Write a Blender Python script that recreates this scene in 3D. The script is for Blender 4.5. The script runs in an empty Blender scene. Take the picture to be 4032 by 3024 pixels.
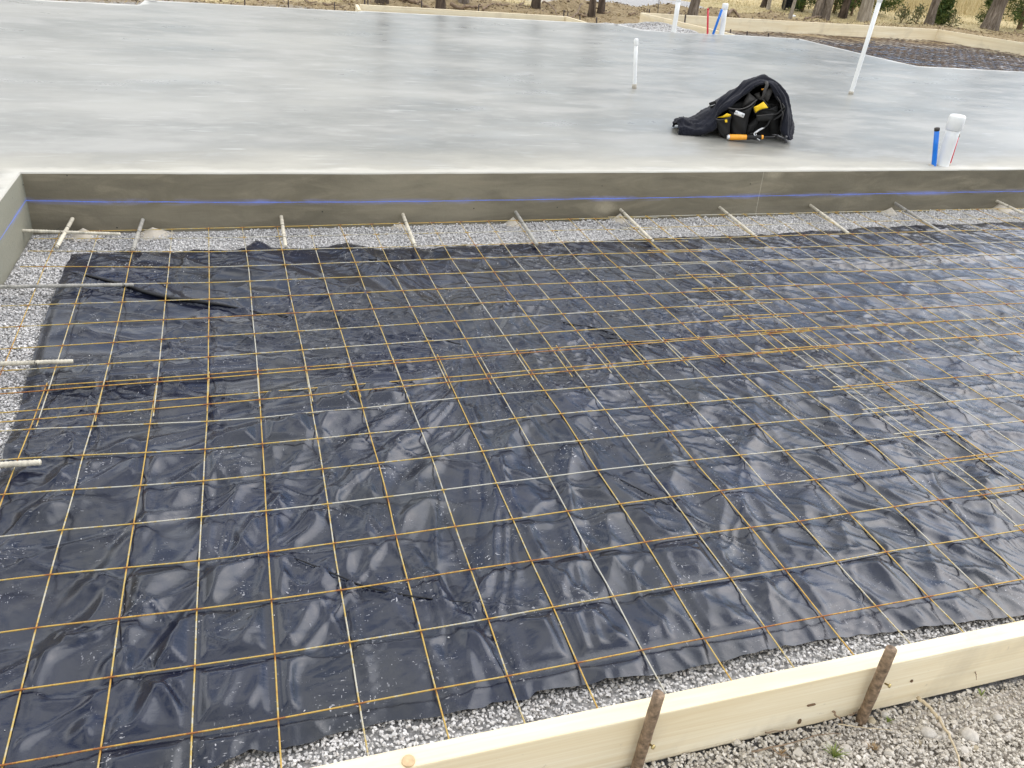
import bpy, bmesh, math, random
import numpy as np
from mathutils import Vector, Matrix
random.seed(7)
RNG = np.random.default_rng(11)
rad = math.radians
scene = bpy.context.scene

# ------------------------------------------------------------------ camera
R3 = np.array([[0.9546361222600246, -0.2851908663483651, 0.0856507082738515],
               [-0.07379825100752788, -0.5052538054952644, -0.8598095197081643],
               [0.28848516811887115, 0.8144843533082899, -0.5033801207749509]])
CAM = np.array([0.49293, -1.03844, 1.33622])
FPX = 3146.85
cam_d = bpy.data.cameras.new('camera')
cam = bpy.data.objects.new('camera', cam_d)
scene.collection.objects.link(cam)
M = Matrix(((R3[0][0], -R3[1][0], -R3[2][0], CAM[0]),
            (R3[0][1], -R3[1][1], -R3[2][1], CAM[1]),
            (R3[0][2], -R3[1][2], -R3[2][2], CAM[2]), (0, 0, 0, 1)))
cam.matrix_world = M
cam_d.sensor_width = 36.0
cam_d.lens = FPX / 4032 * 36.0
cam_d.clip_start = 0.05
cam_d.clip_end = 600
scene.camera = cam

# ------------------------------------------------------------------ light
SUN_EL, SUN_AZ = rad(46), rad(78)         # azimuth from +Y towards +X
world = bpy.data.worlds.new('World')
scene.world = world
world.use_nodes = True
wn, wl = world.node_tree.nodes, world.node_tree.links
wn.clear()
wo = wn.new('ShaderNodeOutputWorld'); bg = wn.new('ShaderNodeBackground')
sky = wn.new('ShaderNodeTexSky'); sky.sky_type = 'NISHITA'; sky.sun_disc = False
sky.sun_elevation = SUN_EL; sky.sun_rotation = SUN_AZ
sky.air_density = 1.0; sky.dust_density = 1.5; sky.ozone_density = 1.5
tc = wn.new('ShaderNodeTexCoord'); mp = wn.new('ShaderNodeMapping'); mp.inputs['Scale'].default_value = (1, 1, 2.2)
cn = wn.new('ShaderNodeTexNoise'); cn.inputs['Scale'].default_value = 2.6; cn.inputs['Detail'].default_value = 7; cn.inputs['Roughness'].default_value = 0.58
cr = wn.new('ShaderNodeValToRGB'); cr.color_ramp.elements[0].position = 0.42; cr.color_ramp.elements[1].position = 0.60
cn2 = wn.new('ShaderNodeTexNoise'); cn2.inputs['Scale'].default_value = 5.0; cn2.inputs['Detail'].default_value = 5
cc = wn.new('ShaderNodeMix'); cc.data_type = 'RGBA'
cc.inputs[6].default_value = (7.2, 7.0, 6.7, 1); cc.inputs[7].default_value = (13.0, 12.7, 12.0, 1)
mx = wn.new('ShaderNodeMix'); mx.data_type = 'RGBA'
wl.new(tc.outputs['Generated'], mp.inputs['Vector']); wl.new(mp.outputs[0], cn.inputs['Vector']); wl.new(mp.outputs[0], cn2.inputs['Vector'])
sx_ = wn.new('ShaderNodeSeparateXYZ'); wl.new(tc.outputs['Generated'], sx_.inputs[0])
ma = wn.new('ShaderNodeMath'); ma.operation = 'MULTIPLY_ADD'; ma.inputs[1].default_value = -.05
wl.new(sx_.outputs[0], ma.inputs[0]); wl.new(cn.outputs['Fac'], ma.inputs[2])
mb = wn.new('ShaderNodeMath'); mb.operation = 'ADD'; mb.inputs[1].default_value = .0; wl.new(ma.outputs[0], mb.inputs[0])
wl.new(mb.outputs[0], cr.inputs['Fac']); wl.new(cn2.outputs['Fac'], cc.inputs[0])
wl.new(cr.outputs['Color'], mx.inputs[0]); wl.new(sky.outputs[0], mx.inputs[6]); wl.new(cc.outputs[2], mx.inputs[7])
wl.new(mx.outputs[2], bg.inputs['Color']); bg.inputs['Strength'].default_value = 0.12
wl.new(bg.outputs[0], wo.inputs['Surface'])
sun_d = bpy.data.lights.new('sun', 'SUN'); sun_d.energy = 0.9; sun_d.angle = rad(60); sun_d.color = (1.0, 0.955, 0.89)
sun = bpy.data.objects.new('sun', sun_d); scene.collection.objects.link(sun)
sd = Vector((math.sin(SUN_AZ) * math.cos(SUN_EL), math.cos(SUN_AZ) * math.cos(SUN_EL), math.sin(SUN_EL)))
sun.rotation_euler = (-sd).to_track_quat('-Z', 'Y').to_euler()
sun.location = (0, 0, 30)
vs = scene.view_settings
vs.view_transform = 'Standard'; vs.look = 'None'; vs.gamma = 1.0; vs.exposure = 1.05
scene.cycles.max_bounces = 6

# ------------------------------------------------------------------ helpers
COL = scene.collection
def tag(o, label=None, cat=None, group=None, kind=None):
    if label: o['label'] = label
    if cat: o['category'] = cat
    if group: o['group'] = group
    if kind: o['kind'] = kind
    return o
def empty(name, loc=(0, 0, 0)):
    o = bpy.data.objects.new(name, None); COL.objects.link(o); o.location = loc; o.empty_display_size = 0.05
    return o
def mesh_np(name, verts, faces, mat, parent=None, smooth=True, attrs=None, loc=(0, 0, 0)):
    """faces: (n,k) int array"""
    verts = np.asarray(verts, np.float32); faces = np.asarray(faces, np.int32)
    me = bpy.data.meshes.new(name)
    n, k = faces.shape
    me.vertices.add(len(verts)); me.vertices.foreach_set('co', (verts - np.array(loc, np.float32)).ravel())
    me.loops.add(n * k); me.loops.foreach_set('vertex_index', faces.ravel())
    me.polygons.add(n); me.polygons.foreach_set('loop_start', np.arange(n, dtype=np.int32) * k)
    try: me.polygons.foreach_set('loop_total', np.full(n, k, np.int32))
    except Exception: pass
    me.update(calc_edges=True)
    me.polygons.foreach_set('use_smooth', np.full(n, smooth, bool))
    for an, av in (attrs or {}).items():
        av = np.asarray(av, np.float32)
        if av.ndim == 1:
            a = me.attributes.new(an, 'FLOAT', 'POINT'); a.data.foreach_set('value', av)
        else:
            a = me.attributes.new(an, 'FLOAT_COLOR', 'POINT')
            a.data.foreach_set('color', np.c_[av, np.ones(len(av))].astype(np.float32).ravel())
    me.validate()
    if mat: me.materials.append(mat)
    o = bpy.data.objects.new(name, me); COL.objects.link(o)
    o.location = loc
    if parent:
        o.parent = parent
        pl = parent.matrix_basis.translation
        o.location = Vector(loc) - chain_loc(parent)
    return o
def chain_loc(o):
    v = Vector((0, 0, 0))
    while o: v += o.location; o = o.parent
    return v
def from_bm(name, bm, mat, parent=None, smooth=False, loc=None):
    """bm in world coordinates"""
    loc = Vector(loc) if loc is not None else (chain_loc(parent) if parent else Vector((0, 0, 0)))
    bmesh.ops.recalc_face_normals(bm, faces=bm.faces)
    bmesh.ops.translate(bm, verts=bm.verts, vec=-loc)
    me = bpy.data.meshes.new(name); bm.to_mesh(me); bm.free()
    for p_ in me.polygons: p_.use_smooth = smooth
    if mat: me.materials.append(mat)
    o = bpy.data.objects.new(name, me); COL.objects.link(o)
    if parent: o.parent = parent; o.location = loc - chain_loc(parent)
    else: o.location = loc
    return o
def grid_faces(nu, nv, closed_u=False, closed_v=False):
    iu = np.arange(nu if closed_u else nu - 1); iv = np.arange(nv if closed_v else nv - 1)
    a, b = np.meshgrid(iu, iv, indexing='ij'); a = a.ravel(); b = b.ravel()
    a2 = (a + 1) % nu; b2 = (b + 1) % nv
    return np.c_[a * nv + b, a2 * nv + b, a2 * nv + b2, a * nv + b2]
def tube_np(path, radii, sides=6, cap=True, twist=0.0, ell=None):
    P_ = np.asarray(path, float); n = len(P_)
    r = np.full(n, radii, float) if np.isscalar(radii) else np.asarray(radii, float)
    T = np.gradient(P_, axis=0); T /= np.linalg.norm(T, axis=1)[:, None] + 1e-12
    up = np.array([0, 0, 1.0]) if abs(T[0][2]) < .9 else np.array([1.0, 0, 0])
    N = np.zeros_like(P_); B = np.zeros_like(P_)
    v = np.cross(T[0], up); v /= np.linalg.norm(v)
    for i in range(n):
        v = v - T[i] * (v @ T[i]); v /= np.linalg.norm(v) + 1e-12
        N[i] = v; B[i] = np.cross(T[i], v)
    a = np.linspace(0, 2 * np.pi, sides, endpoint=False) + twist
    e1, e2 = (1, 1) if ell is None else ell
    V = P_[:, None] + r[:, None, None] * (e1 * np.cos(a)[None, :, None] * N[:, None] + e2 * np.sin(a)[None, :, None] * B[:, None])
    V = V.reshape(-1, 3); F = grid_faces(n, sides, closed_v=True)
    if cap:
        c0 = len(V); V = np.r_[V, P_[:1], P_[-1:]]
        i = np.arange(sides); j = (i + 1) % sides
        F = np.r_[F, np.c_[i, j, np.full(sides, c0), np.full(sides, c0)][:, [0, 1, 2, 2]],
                  np.c_[(n - 1) * sides + j, (n - 1) * sides + i, np.full(sides, c0 + 1), np.full(sides, c0 + 1)]]
        return V, F
    return V, F
def tube(name, path, radii, mat, parent=None, sides=8, smooth=True, loc=None, ell=None):
    V, F = tube_np(path, radii, sides, ell=ell)
    q = F[:, 2] != F[:, 3]
    bm = bmesh.new()
    vs_ = [bm.verts.new(v) for v in V]
    for f in F:
        ids = list(dict.fromkeys(f.tolist()))
        try: bm.faces.new([vs_[i] for i in ids])
        except ValueError: pass
    o = from_bm(name, bm, mat, parent, smooth, loc=loc)
    return o
def box_bm(bm, c, size, rot=None, bevel=0.0, seg=2):
    r = bmesh.ops.create_cube(bm, size=1.0)
    vs_ = r['verts']
    m = Matrix.Translation(Vector(c)) @ (rot.to_4x4() if rot else Matrix.Identity(4)) @ Matrix.Diagonal((*size, 1))
    bmesh.ops.transform(bm, matrix=m, verts=vs_)
    if bevel:
        ed = list({e for v in vs_ for e in v.link_edges})
        bmesh.ops.bevel(bm, geom=ed, offset=bevel, segments=seg, profile=.6, affect='EDGES', clamp_overlap=True)
def prism_bm(bm, outline, z0, z1):
    a = [bm.verts.new((x, y, z0)) for x, y in outline]; b = [bm.verts.new((x, y, z1)) for x, y in outline]
    bm.faces.new(b); bm.faces.new(a[::-1])
    for i in range(len(a)):
        j = (i + 1) % len(a); bm.faces.new((a[i], a[j], b[j], b[i]))

_perm = RNG.permutation(4096)
_g = RNG.uniform(0, 2 * np.pi, 4096)
def perlin(x, y):
    x = np.asarray(x, float); y = np.asarray(y, float)
    xi = np.floor(x).astype(int); yi = np.floor(y).astype(int); xf = x - xi; yf = y - yi
    def gr(ix, iy, dx, dy):
        a = _g[_perm[(_perm[ix & 4095] + iy) & 4095]]
        return np.cos(a) * dx + np.sin(a) * dy
    u = xf ** 3 * (xf * (xf * 6 - 15) + 10); v = yf ** 3 * (yf * (yf * 6 - 15) + 10)
    n00 = gr(xi, yi, xf, yf); n10 = gr(xi + 1, yi, xf - 1, yf); n01 = gr(xi, yi + 1, xf, yf - 1); n11 = gr(xi + 1, yi + 1, xf - 1, yf - 1)
    return ((n00 * (1 - u) + n10 * u) * (1 - v) + (n01 * (1 - u) + n11 * u) * v) * 1.5
def fbm(x, y, o=4, g=.5):
    s = 0; a = 1
    for i in range(o): s = s + a * perlin(x * 2 ** i + 17.3 * i, y * 2 ** i - 9.1 * i); a *= g
    return s
def ridge(n, w=.25):          # sharp crest where n crosses zero
    return np.clip(1 - np.abs(n) / w, 0, 1) ** 2
def sstep(a, b, x):
    t = np.clip((x - a) / (b - a), 0, 1); return t * t * (3 - 2 * t)

# pixel ray of the photograph -> point on a level / upright plane (only used to read off real positions)
def ray(x, y): return R3.T @ np.array([(x - 2016) / FPX, (y - 1512) / FPX, 1.0])
def onz(x, y, z=0.0):
    d = ray(x, y); return CAM + d * (z - CAM[2]) / d[2]
def upright(x, y, base):
    d = ray(x, y); n = np.array([R3[2][0], R3[2][1], 0]); n /= np.linalg.norm(n)
    return CAM + d * ((np.array(base) - CAM) @ n) / (d @ n)

# ------------------------------------------------------------------ materials
class NT:
    def __init__(s, name):
        s.m = bpy.data.materials.new(name); s.m.use_nodes = True
        s.n = s.m.node_tree.nodes; s.l = s.m.node_tree.links
        s.b = s.n['Principled BSDF']; s.tc = s.n.new('ShaderNodeTexCoord')
    def noise(s, scale, detail=4, rough=.5, vec=None, stretch=None, dist=0):
        t = s.n.new('ShaderNodeTexNoise'); t.inputs['Scale'].default_value = scale; t.inputs['Detail'].default_value = detail
        t.inputs['Roughness'].default_value = rough; t.inputs['Distortion'].default_value = dist
        s.l.new(s.vec(stretch) if vec is None else vec, t.inputs['Vector']); return t.outputs['Fac']
    def vec(s, stretch=None, rot=0):
        if stretch is None and not rot: return s.tc.outputs['Object']
        mpn = s.n.new('ShaderNodeMapping'); mpn.inputs['Scale'].default_value = stretch or (1, 1, 1); mpn.inputs['Rotation'].default_value = (0, 0, rot)
        s.l.new(s.tc.outputs['Object'], mpn.inputs['Vector']); return mpn.outputs[0]
    def voro(s, scale, feature='F1', vec=None):
        t = s.n.new('ShaderNodeTexVoronoi'); t.feature = feature; t.inputs['Scale'].default_value = scale
        s.l.new(vec or s.tc.outputs['Object'], t.inputs['Vector']); return t
    def ramp(s, fac, stops):
        r = s.n.new('ShaderNodeValToRGB'); e = r.color_ramp.elements
        while len(e) < len(stops): e.new(.5)
        for k, (p_, c) in enumerate(stops):
            e[k].position = p_; e[k].color = (*c, 1) if isinstance(c, tuple) else (c, c, c, 1)
        s.l.new(fac, r.inputs['Fac']); return r.outputs['Color']
    def mix(s, fac, a, b, mode='MIX'):
        m_ = s.n.new('ShaderNodeMix'); m_.data_type = 'RGBA'; m_.blend_type = mode
        s.put(fac, m_.inputs[0]); s.put(a, m_.inputs[6]); s.put(b, m_.inputs[7]); return m_.outputs[2]
    def math(s, op, a, b=None, c=None, clamp=False):
        m_ = s.n.new('ShaderNodeMath'); m_.operation = op; m_.use_clamp = clamp
        s.put(a, m_.inputs[0])
        if b is not None: s.put(b, m_.inputs[1])
        if c is not None: s.put(c, m_.inputs[2])
        return m_.outputs[0]
    def put(s, v, sock):
        if isinstance(v, bpy.types.NodeSocket): s.l.new(v, sock)
        elif isinstance(v, tuple): sock.default_value = (*v, 1) if len(v) == 3 else v
        elif sock.type == 'RGBA': sock.default_value = (v, v, v, 1)
        else: sock.default_value = v
    def attr(s, name):
        a = s.n.new('ShaderNodeAttribute'); a.attribute_name = name; return a
    def xyz(s):
        q = s.n.new('ShaderNodeSeparateXYZ'); s.l.new(s.tc.outputs['Object'], q.inputs[0]); return q.outputs
    def island(s):
        g_ = s.n.new('ShaderNodeNewGeometry'); return g_.outputs['Random Per Island']
    def bump(s, h, strength=.5, dist=.01, prev=None):
        b_ = s.n.new('ShaderNodeBump'); b_.inputs['Strength'].default_value = strength; b_.inputs['Distance'].default_value = dist
        s.l.new(h, b_.inputs['Height'])
        if prev is not None: s.l.new(prev, b_.inputs['Normal'])
        s.l.new(b_.outputs[0], s.b.inputs['Normal']); return b_.outputs[0]
    def done(s, col=None, rough=None, metal=None, spec=None):
        if col is not None: s.put(col, s.b.inputs['Base Color'])
        if rough is not None: s.put(rough, s.b.inputs['Roughness'])
        if metal is not None: s.put(metal, s.b.inputs['Metallic'])
        if spec is not None: s.put(spec, s.b.inputs['Specular IOR Level'])
        return s.m

def mat_slab():
    s = NT('trowelled_concrete')
    big = s.noise(.8, 7, .62, stretch=(.7, 1.5, 1)); med = s.noise(1.8, 7, .64, stretch=(.8, 1.7, 1)); st = s.noise(5, 6, .66, stretch=(.7, 1.6, 1)); ds = s.noise(9, 3, .55, stretch=(.35, 2.2, 1))
    x, y, z = s.xyz()
    c = s.ramp(big, [(.38, (.165, .168, .150)), (.5, (.215, .213, .190)), (.62, (.272, .268, .238))])
    c = s.mix(s.ramp(med, [(.5, 0.), (.64, .6)]), c, (.34, .335, .31))
    c = s.mix(s.ramp(med, [(.32, .22), (.5, 0.)]), c, (.19, .2, .2))
    c = s.mix(s.ramp(st, [(.56, 0.), (.72, .35)]), c, (.42, .42, .40))
    c = s.mix(s.ramp(ds, [(.63, 0.), (.72, .5)]), c, (.46, .46, .44))
    # drier pale margin along the formed edge
    ed = s.math('SUBTRACT', y, s.math('MULTIPLY_ADD', x, .032, 2.70))
    ed = s.math('ADD', ed, s.math('MULTIPLY', s.math('SUBTRACT', med, .5), 1.5))
    ed = s.math('ABSOLUTE', ed)
    dry = s.ramp(ed, [(0., 1.), (.1, .8), (.5, 0.)])
    ring = s.math('ADD', s.attr('edge').outputs['Fac'], s.math('MULTIPLY', s.math('SUBTRACT', st, .5), 1.6))
    c = s.mix(s.ramp(ring, [(.35, 0.), (.75, .9)]), c, (.56, .55, .50))
    c = s.mix(s.math('MULTIPLY', dry, .75), c, (.40, .385, .33))
    r = s.math('ADD', s.math('MULTIPLY_ADD', med, .45, .12), s.math('MULTIPLY', dry, .35), clamp=True)
    s.bump(s.noise(14, 3, .5), .03, .003)
    return s.done(c, r, spec=.38)
def mat_wall():
    s = NT('formed_concrete_face')
    a = s.noise(1.1, 5, .6, stretch=(1, 1, 3)); b = s.noise(5, 6, .65, stretch=(.5, .5, 2.5), dist=1.0); f = s.noise(60, 4, .7)
    x, y, z = s.xyz()
    c = s.ramp(a, [(.32, (.12, .105, .072)), (.5, (.168, .148, .104)), (.68, (.228, .203, .145))])
    c = s.mix(s.ramp(b, [(.5, 0.), (.75, .8)]), c, (.27, .235, .165))
    c = s.mix(s.ramp(b, [(.25, .6), (.46, 0.)]), c, (.095, .083, .06))
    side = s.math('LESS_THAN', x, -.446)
    c = s.mix(s.math('MULTIPLY', side, .75), c, (.27, .275, .225))  # short wall paler and greyer, part of its side light put into the colour
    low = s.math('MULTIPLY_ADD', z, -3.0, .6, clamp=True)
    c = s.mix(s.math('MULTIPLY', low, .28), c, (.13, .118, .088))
    # swirled pale scuffs where the ties were patched
    v = s.voro(1.9, vec=s.vec((1, 1, 1.6)))
    sc = s.math('MULTIPLY', s.ramp(v.outputs['Distance'], [(.05, 1.6), (.15, 0.)]), s.noise(26, 5, .7, dist=2))
    c = s.mix(s.math('MULTIPLY', sc, .75, clamp=True), c, (.36, .32, .23))
    jx = s.math('ABSOLUTE', s.math('SUBTRACT', s.math('SUBTRACT', x, s.math('MULTIPLY', z, -.06)), s.math('MULTIPLY_ADD', f, .01, 3.235)))
    c = s.mix(s.math('MULTIPLY', s.math('LESS_THAN', jx, .0022), .6), c, (.42, .39, .31))
    hol = s.voro(9); hm = s.math('LESS_THAN', hol.outputs['Distance'], .033)
    c = s.mix(s.math('MULTIPLY', hm, .9), c, (.03, .028, .022))
    # snapped chalk line, part of the surface
    curve = s.math('MULTIPLY_ADD', s.math('EXPONENT', s.math('MULTIPLY', x, -1.05)), .0165, .083)
    wob = s.math('MULTIPLY', s.math('SUBTRACT', s.noise(3, 2), .5), .006)
    dz = s.math('ABSOLUTE', s.math('SUBTRACT', z, s.math('ADD', curve, wob)))
    fuzz = s.noise(150, 3, .7)
    ln = s.ramp(s.math('DIVIDE', dz, s.math('MULTIPLY_ADD', fuzz, .0032, .0006)), [(.55, 1.), (1., 0.)])
    halo = s.math('MULTIPLY', s.ramp(s.math('DIVIDE', dz, .018), [(.3, .35), (1., 0.)]), s.ramp(b, [(.45, 0.), (.7, 1.)]))
    c = s.mix(s.math('MAXIMUM', s.math('MULTIPLY', s.math('MULTIPLY', ln, .95), s.ramp(s.noise(5, 5, .75), [(.3, .35), (.55, 1.)])), halo), c, (.13, .24, .88))
    s.bump(s.math('ADD', f, s.math('MULTIPLY', b, 1.5)), .35, .004)
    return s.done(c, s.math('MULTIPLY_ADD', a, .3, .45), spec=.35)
def mat_gravel_bed(tint=(.55, .545, .54)):
    s = NT('gravel_bed')
    v = s.voro(95); e = s.noise(8, 4)
    c = s.mix(.75, s.ramp(v.outputs['Distance'], [(0., tuple(t * 1.0 for t in tint)), (.7, tuple(t * .6 for t in tint))]), s.ramp(e, [(.3, tuple(t * .6 for t in tint)), (.7, tint)]), 'MULTIPLY')
    c = s.mix(.5, c, s.ramp(v.outputs['Distance'], [(0., tint), (.8, tuple(t * .5 for t in tint))]))
    s.bump(s.math('SUBTRACT', 1.0, v.outputs['Distance']), .9, .01)
    return s.done(c, .9)
def mat_stone(name, dark, light, warm=.0):
    s = NT(name); r = s.island(); n = s.noise(160, 3, .6); pn = s.noise(2.3, 3, .6)
    c = s.ramp(r, [(0., dark), (.45, tuple((a + b) / 2 for a, b in zip(dark, light))), (.8, light), (1., tuple(min(.8, x * 1.14) for x in light))])
    c = s.mix(s.ramp(r, [(.2, 0.), (.24, .4), (.27, 0.)]), c, (.5, .43, .38))
    c = s.mix(.35, c, s.ramp(n, [(.3, .55), (.7, 1.0)]), 'MULTIPLY')
    c = s.mix(.7, c, s.ramp(pn, [(.35, (.84, .84, .86)), (.6, (1., 1., 1.))]), 'MULTIPLY')
    if warm: c = s.mix(warm, c, (.40, .34, .24))
    return s.done(c, .85, spec=.3)
def mat_poly():
    s = NT('black_polyethylene')
    cl = s.noise(2.6, 4, .6); fine = s.noise(60, 3, .6); dustn = s.noise(9, 5, .65, dist=.5)
    rot = s.vec((80, 210, 90), .5); f1 = s.noise(1, 2, .5, vec=rot)
    rot2 = s.vec((190, 75, 90), -.6); f2 = s.noise(1, 2, .5, vec=rot2)
    fl = s.math('MAXIMUM', s.ramp(f1, [(.66, 0.), (.70, 1.)]), s.ramp(f2, [(.67, 0.), (.71, 1.)]))
    patch = s.ramp(dustn, [(.52, 0.), (.68, 1.)])
    fl = s.math('MULTIPLY', fl, patch)
    haze_ = s.math('MULTIPLY', s.ramp(s.noise(5, 6, .7, dist=.8), [(.52, 0.), (.8, 1.)]), .09)
    x, y, z = s.xyz()
    base = s.ramp(cl, [(.35, (.004, .0062, .021)), (.65, (.007, .0078, .012))])
    s.b.inputs['Specular Tint'].default_value = (.86, .92, 1.0, 1)
    # grey slurry dust thickest along the top margin
    top = s.math('MULTIPLY', s.ramp(s.math('SUBTRACT', y, 2.0), [(0., 0.), (.5, .55), (.9, .5), (1., 0.)]), s.ramp(s.noise(14, 6, .7, dist=1), [(.52, 0.), (.74, 1.)]))
    c = s.mix(s.math('MAXIMUM', haze_, s.math('MULTIPLY', top, .7)), base, (.23, .225, .2))
    c = s.mix(s.math('MULTIPLY', fl, .8), c, (.5, .5, .52))
    r = s.math('ADD', s.math('MULTIPLY_ADD', cl, .12, .16), s.math('MULTIPLY', s.math('MAXIMUM', fl, top), .4), clamp=True)
    w = s.noise(26, 5, .62, dist=1.6, stretch=(.8, 1.5, 1)); w2 = s.noise(70, 3, .6, stretch=(.5, 1.6, 1), dist=1.2)
    b1 = s.bump(w, .07, .010); s.bump(s.math('ADD', w2, s.math('MULTIPLY', fine, .4)), .09, .003, prev=b1)
    return s.done(c, r, spec=.58)
def mat_wire():
    s = NT('rusting_steel_wire')
    a = s.attr('rust').outputs['Fac']; n = s.noise(150, 4, .7); n2 = s.noise(14, 4, .7)
    k = s.math('ADD', a, s.math('MULTIPLY', s.math('SUBTRACT', n, .5), 1.1)); k = s.math('ADD', k, s.math('MULTIPLY', s.math('SUBTRACT', n2, .5), 1.3))
    c = s.ramp(k, [(.14, (.44, .425, .36)), (.36, (.44, .33, .10)), (.6, (.48, .30, .06)), (.95, (.27, .1, .025))])
    c = s.mix(s.ramp(n, [(.62, 0.), (.74, .7)]), c, (.13, .11, .08))
    s.bump(n, .3, .001)
    return s.done(c, .55, metal=.25)
def mat_wood():
    s = NT('pine_board')
    g = s.noise(2.2, 5, .6, stretch=(.35, 4, 9), dist=1.2); f = s.noise(9, 4, .6, stretch=(.2, 12, 22), dist=.3)
    c = s.ramp(g, [(.3, (.70, .59, .39)), (.5, (.78, .69, .50)), (.7, (.84, .77, .60))])
    c = s.mix(s.ramp(f, [(.35, .4), (.6, 0.)]), c, (.66, .52, .30))
    v = s.voro(1.55, vec=s.vec((1, 2.0, 3.2))); kn = s.ramp(v.outputs['Distance'], [(.03, 1.), (.065, 0.)])
    c = s.mix(s.math('MULTIPLY', kn, .8), c, (.3, .16, .06))
    c = s.mix(s.ramp(s.noise(3.5, 5, .65, dist=.6), [(.54, 0.), (.75, .55)]), c, (.50, .43, .31))
    c = s.mix(s.ramp(s.noise(60, 4, .7), [(.66, 0.), (.72, .5)]), c, (.4, .34, .26))
    s.bump(f, .12, .002)
    return s.done(c, .62, spec=.3)
def mat_simple(name, col, rough=.6, var=.15, scale=20, metal=0, bump=0, spec=.5, stretch=None):
    s = NT(name); n = s.noise(scale, 4, .6, stretch=stretch)
    c = s.ramp(n, [(.3, tuple(x * (1 - var) for x in col)), (.7, tuple(min(1, x * (1 + var)) for x in col))])
    if bump: s.bump(n, bump, .004)
    return s.done(c, rough, metal=metal, spec=spec)
def mat_bark(name, a, b):
    s = NT(name); n = s.noise(7, 6, .65, stretch=(3.2, 3.2, .35), dist=1.0); m_ = s.noise(2.2, 3)
    c = s.ramp(n, [(.36, a), (.52, tuple((x + y) / 2 for x, y in zip(a, b))), (.66, b)])
    c = s.mix(s.ramp(m_, [(.4, 0.), (.7, .4)]), c, tuple(x * .6 for x in a))
    s.bump(n, 1.0, .05)
    return s.done(c, .9, spec=.2)
def mat_leaf(name, a, b, c_):
    s = NT(name); r = s.island()
    c = s.ramp(r, [(0., a), (.5, b), (1., c_)])
    return s.done(c, .75, spec=.25)
def mat_ground():
    s = NT('site_ground')
    m_ = s.attr('mask'); sp = s.n.new('ShaderNodeSeparateColor'); s.l.new(m_.outputs['Color'], sp.inputs[0])
    n1 = s.noise(1.2, 6, .65); n2 = s.noise(9, 6, .7); n3 = s.noise(45, 4, .7)
    v = s.voro(38)
    grass = s.ramp(n2, [(.3, (.38, .30, .14)), (.5, (.51, .42, .23)), (.7, (.60, .51, .31))])
    grass = s.mix(s.ramp(n1, [(.5, 0.), (.7, .5)]), grass, (.27, .25, .095))
    dirt = s.ramp(n2, [(.3, (.20, .15, .08)), (.5, (.32, .245, .14)), (.72, (.46, .37, .23))])
    dirt = s.mix(s.ramp(n3, [(.5, 0.), (.65, .6)]), dirt, (.1, .07, .04))
    gr = s.ramp(v.outputs['Distance'], [(0., (.5, .48, .45)), (.75, (.22, .21, .2))])
    gr = s.mix(.5, gr, s.ramp(n3, [(.3, .5), (.7, 1.)]), 'MULTIPLY')
    c = s.mix(sp.outputs[1], grass, dirt); c = s.mix(sp.outputs[0], c, gr)
    rd = s.ramp(n3, [(.3, (.38, .375, .37)), (.7, (.5, .49, .48))])
    c = s.mix(sp.outputs[2], c, rd)
    s.bump(s.math('ADD', n2, n3), .6, .03)
    return s.done(c, .95, spec=.15)

MS = {}
MS['slab'] = mat_slab(); MS['wall'] = mat_wall(); MS['bed'] = mat_gravel_bed(); MS['poly'] = mat_poly()
MS['wire'] = mat_wire(); MS['wood'] = mat_wood(); MS['ground'] = mat_ground()
MS['stone'] = mat_stone('crushed_limestone', (.52, .515, .505), (.69, .68, .665))
MS['stone_out'] = mat_stone('dusty_gravel', (.50, .465, .40), (.68, .645, .58), .15)
MS['pvc'] = mat_simple('white_pvc', (.72, .73, .72), .3, .03, 6)
MS['blue'] = mat_simple('blue_pex', (.006, .16, .62), .35, .12, 30)
MS['red'] = mat_simple('red_pex', (.55, .03, .05), .35, .15, 30)
MS['stake'] = mat_simple('rusty_stake', (.22, .155, .10), .7, .6, 90, metal=.3, bump=.5)
MS['dark_steel'] = mat_simple('dark_steel', (.07, .055, .05), .6, .4, 40, metal=.3)
MS['dowel'] = mat_simple('coated_dowel', (.50, .465, .375), .6, .35, 30, bump=.5)
MS['wire_far'] = mat_simple('brown_wire', (.14, .095, .06), .6, .5, 9, metal=.2)
MS['tie'] = mat_simple('tie_wire', (.05, .045, .04), .5, .2, 40, metal=.5)
MS['dowel_grey'] = mat_simple('grey_dowel', (.30, .29, .26), .6, .35, 30, bump=.5)
MS['mortar'] = mat_simple('spilled_mortar', (.46, .42, .35), .85, .12, 25, bump=.4)

# ------------------------------------------------------------------ ground
def crestf(x): return np.interp(x, [-6, 0, 2, 3.6, 5.2, 6.6, 8.7, 11, 13.2, 15.3, 17, 25], [10.8, 11.3, 12.1, 12.75, 13.0, 13.85, 13.9, 14.0, 14.5, 14.9, 14.7, 15.2])
def hground(x, y):
    x = np.asarray(x, float); y = np.asarray(y, float)
    far = sstep(9.8, 11.0, y - .03 * x)
    z = -.055 + .09 * far
    crest = crestf(x) - .35
    z = z + .15 * np.exp(-((y - crest) / .6) ** 2) * sstep(1.5, 3.0, x) * (1 - sstep(10.5, 12.5, x)) * (.7 + .5 * perlin(x * 1.3, y * 1.3))
    z = z + .235 * sstep(4.5, 5.2, x) * (1 - sstep(6.2, 6.55, x - .2 * (11.2 - y))) * (1 - sstep(10.0, 10.9, y)) * (.93 + .12 * perlin(x * 4, y * 4)) * sstep(8.6, 9.1, y)
    z = z + .06 * np.exp(-(((x - 6.1) / .3) ** 2 + ((y - 10.2) / .5) ** 2))
    z = z + .05 * far * fbm(x * .7, y * .7, 4)
    z = z + sstep(20, 75, y + .25 * x) * 5.5
    return z
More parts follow.
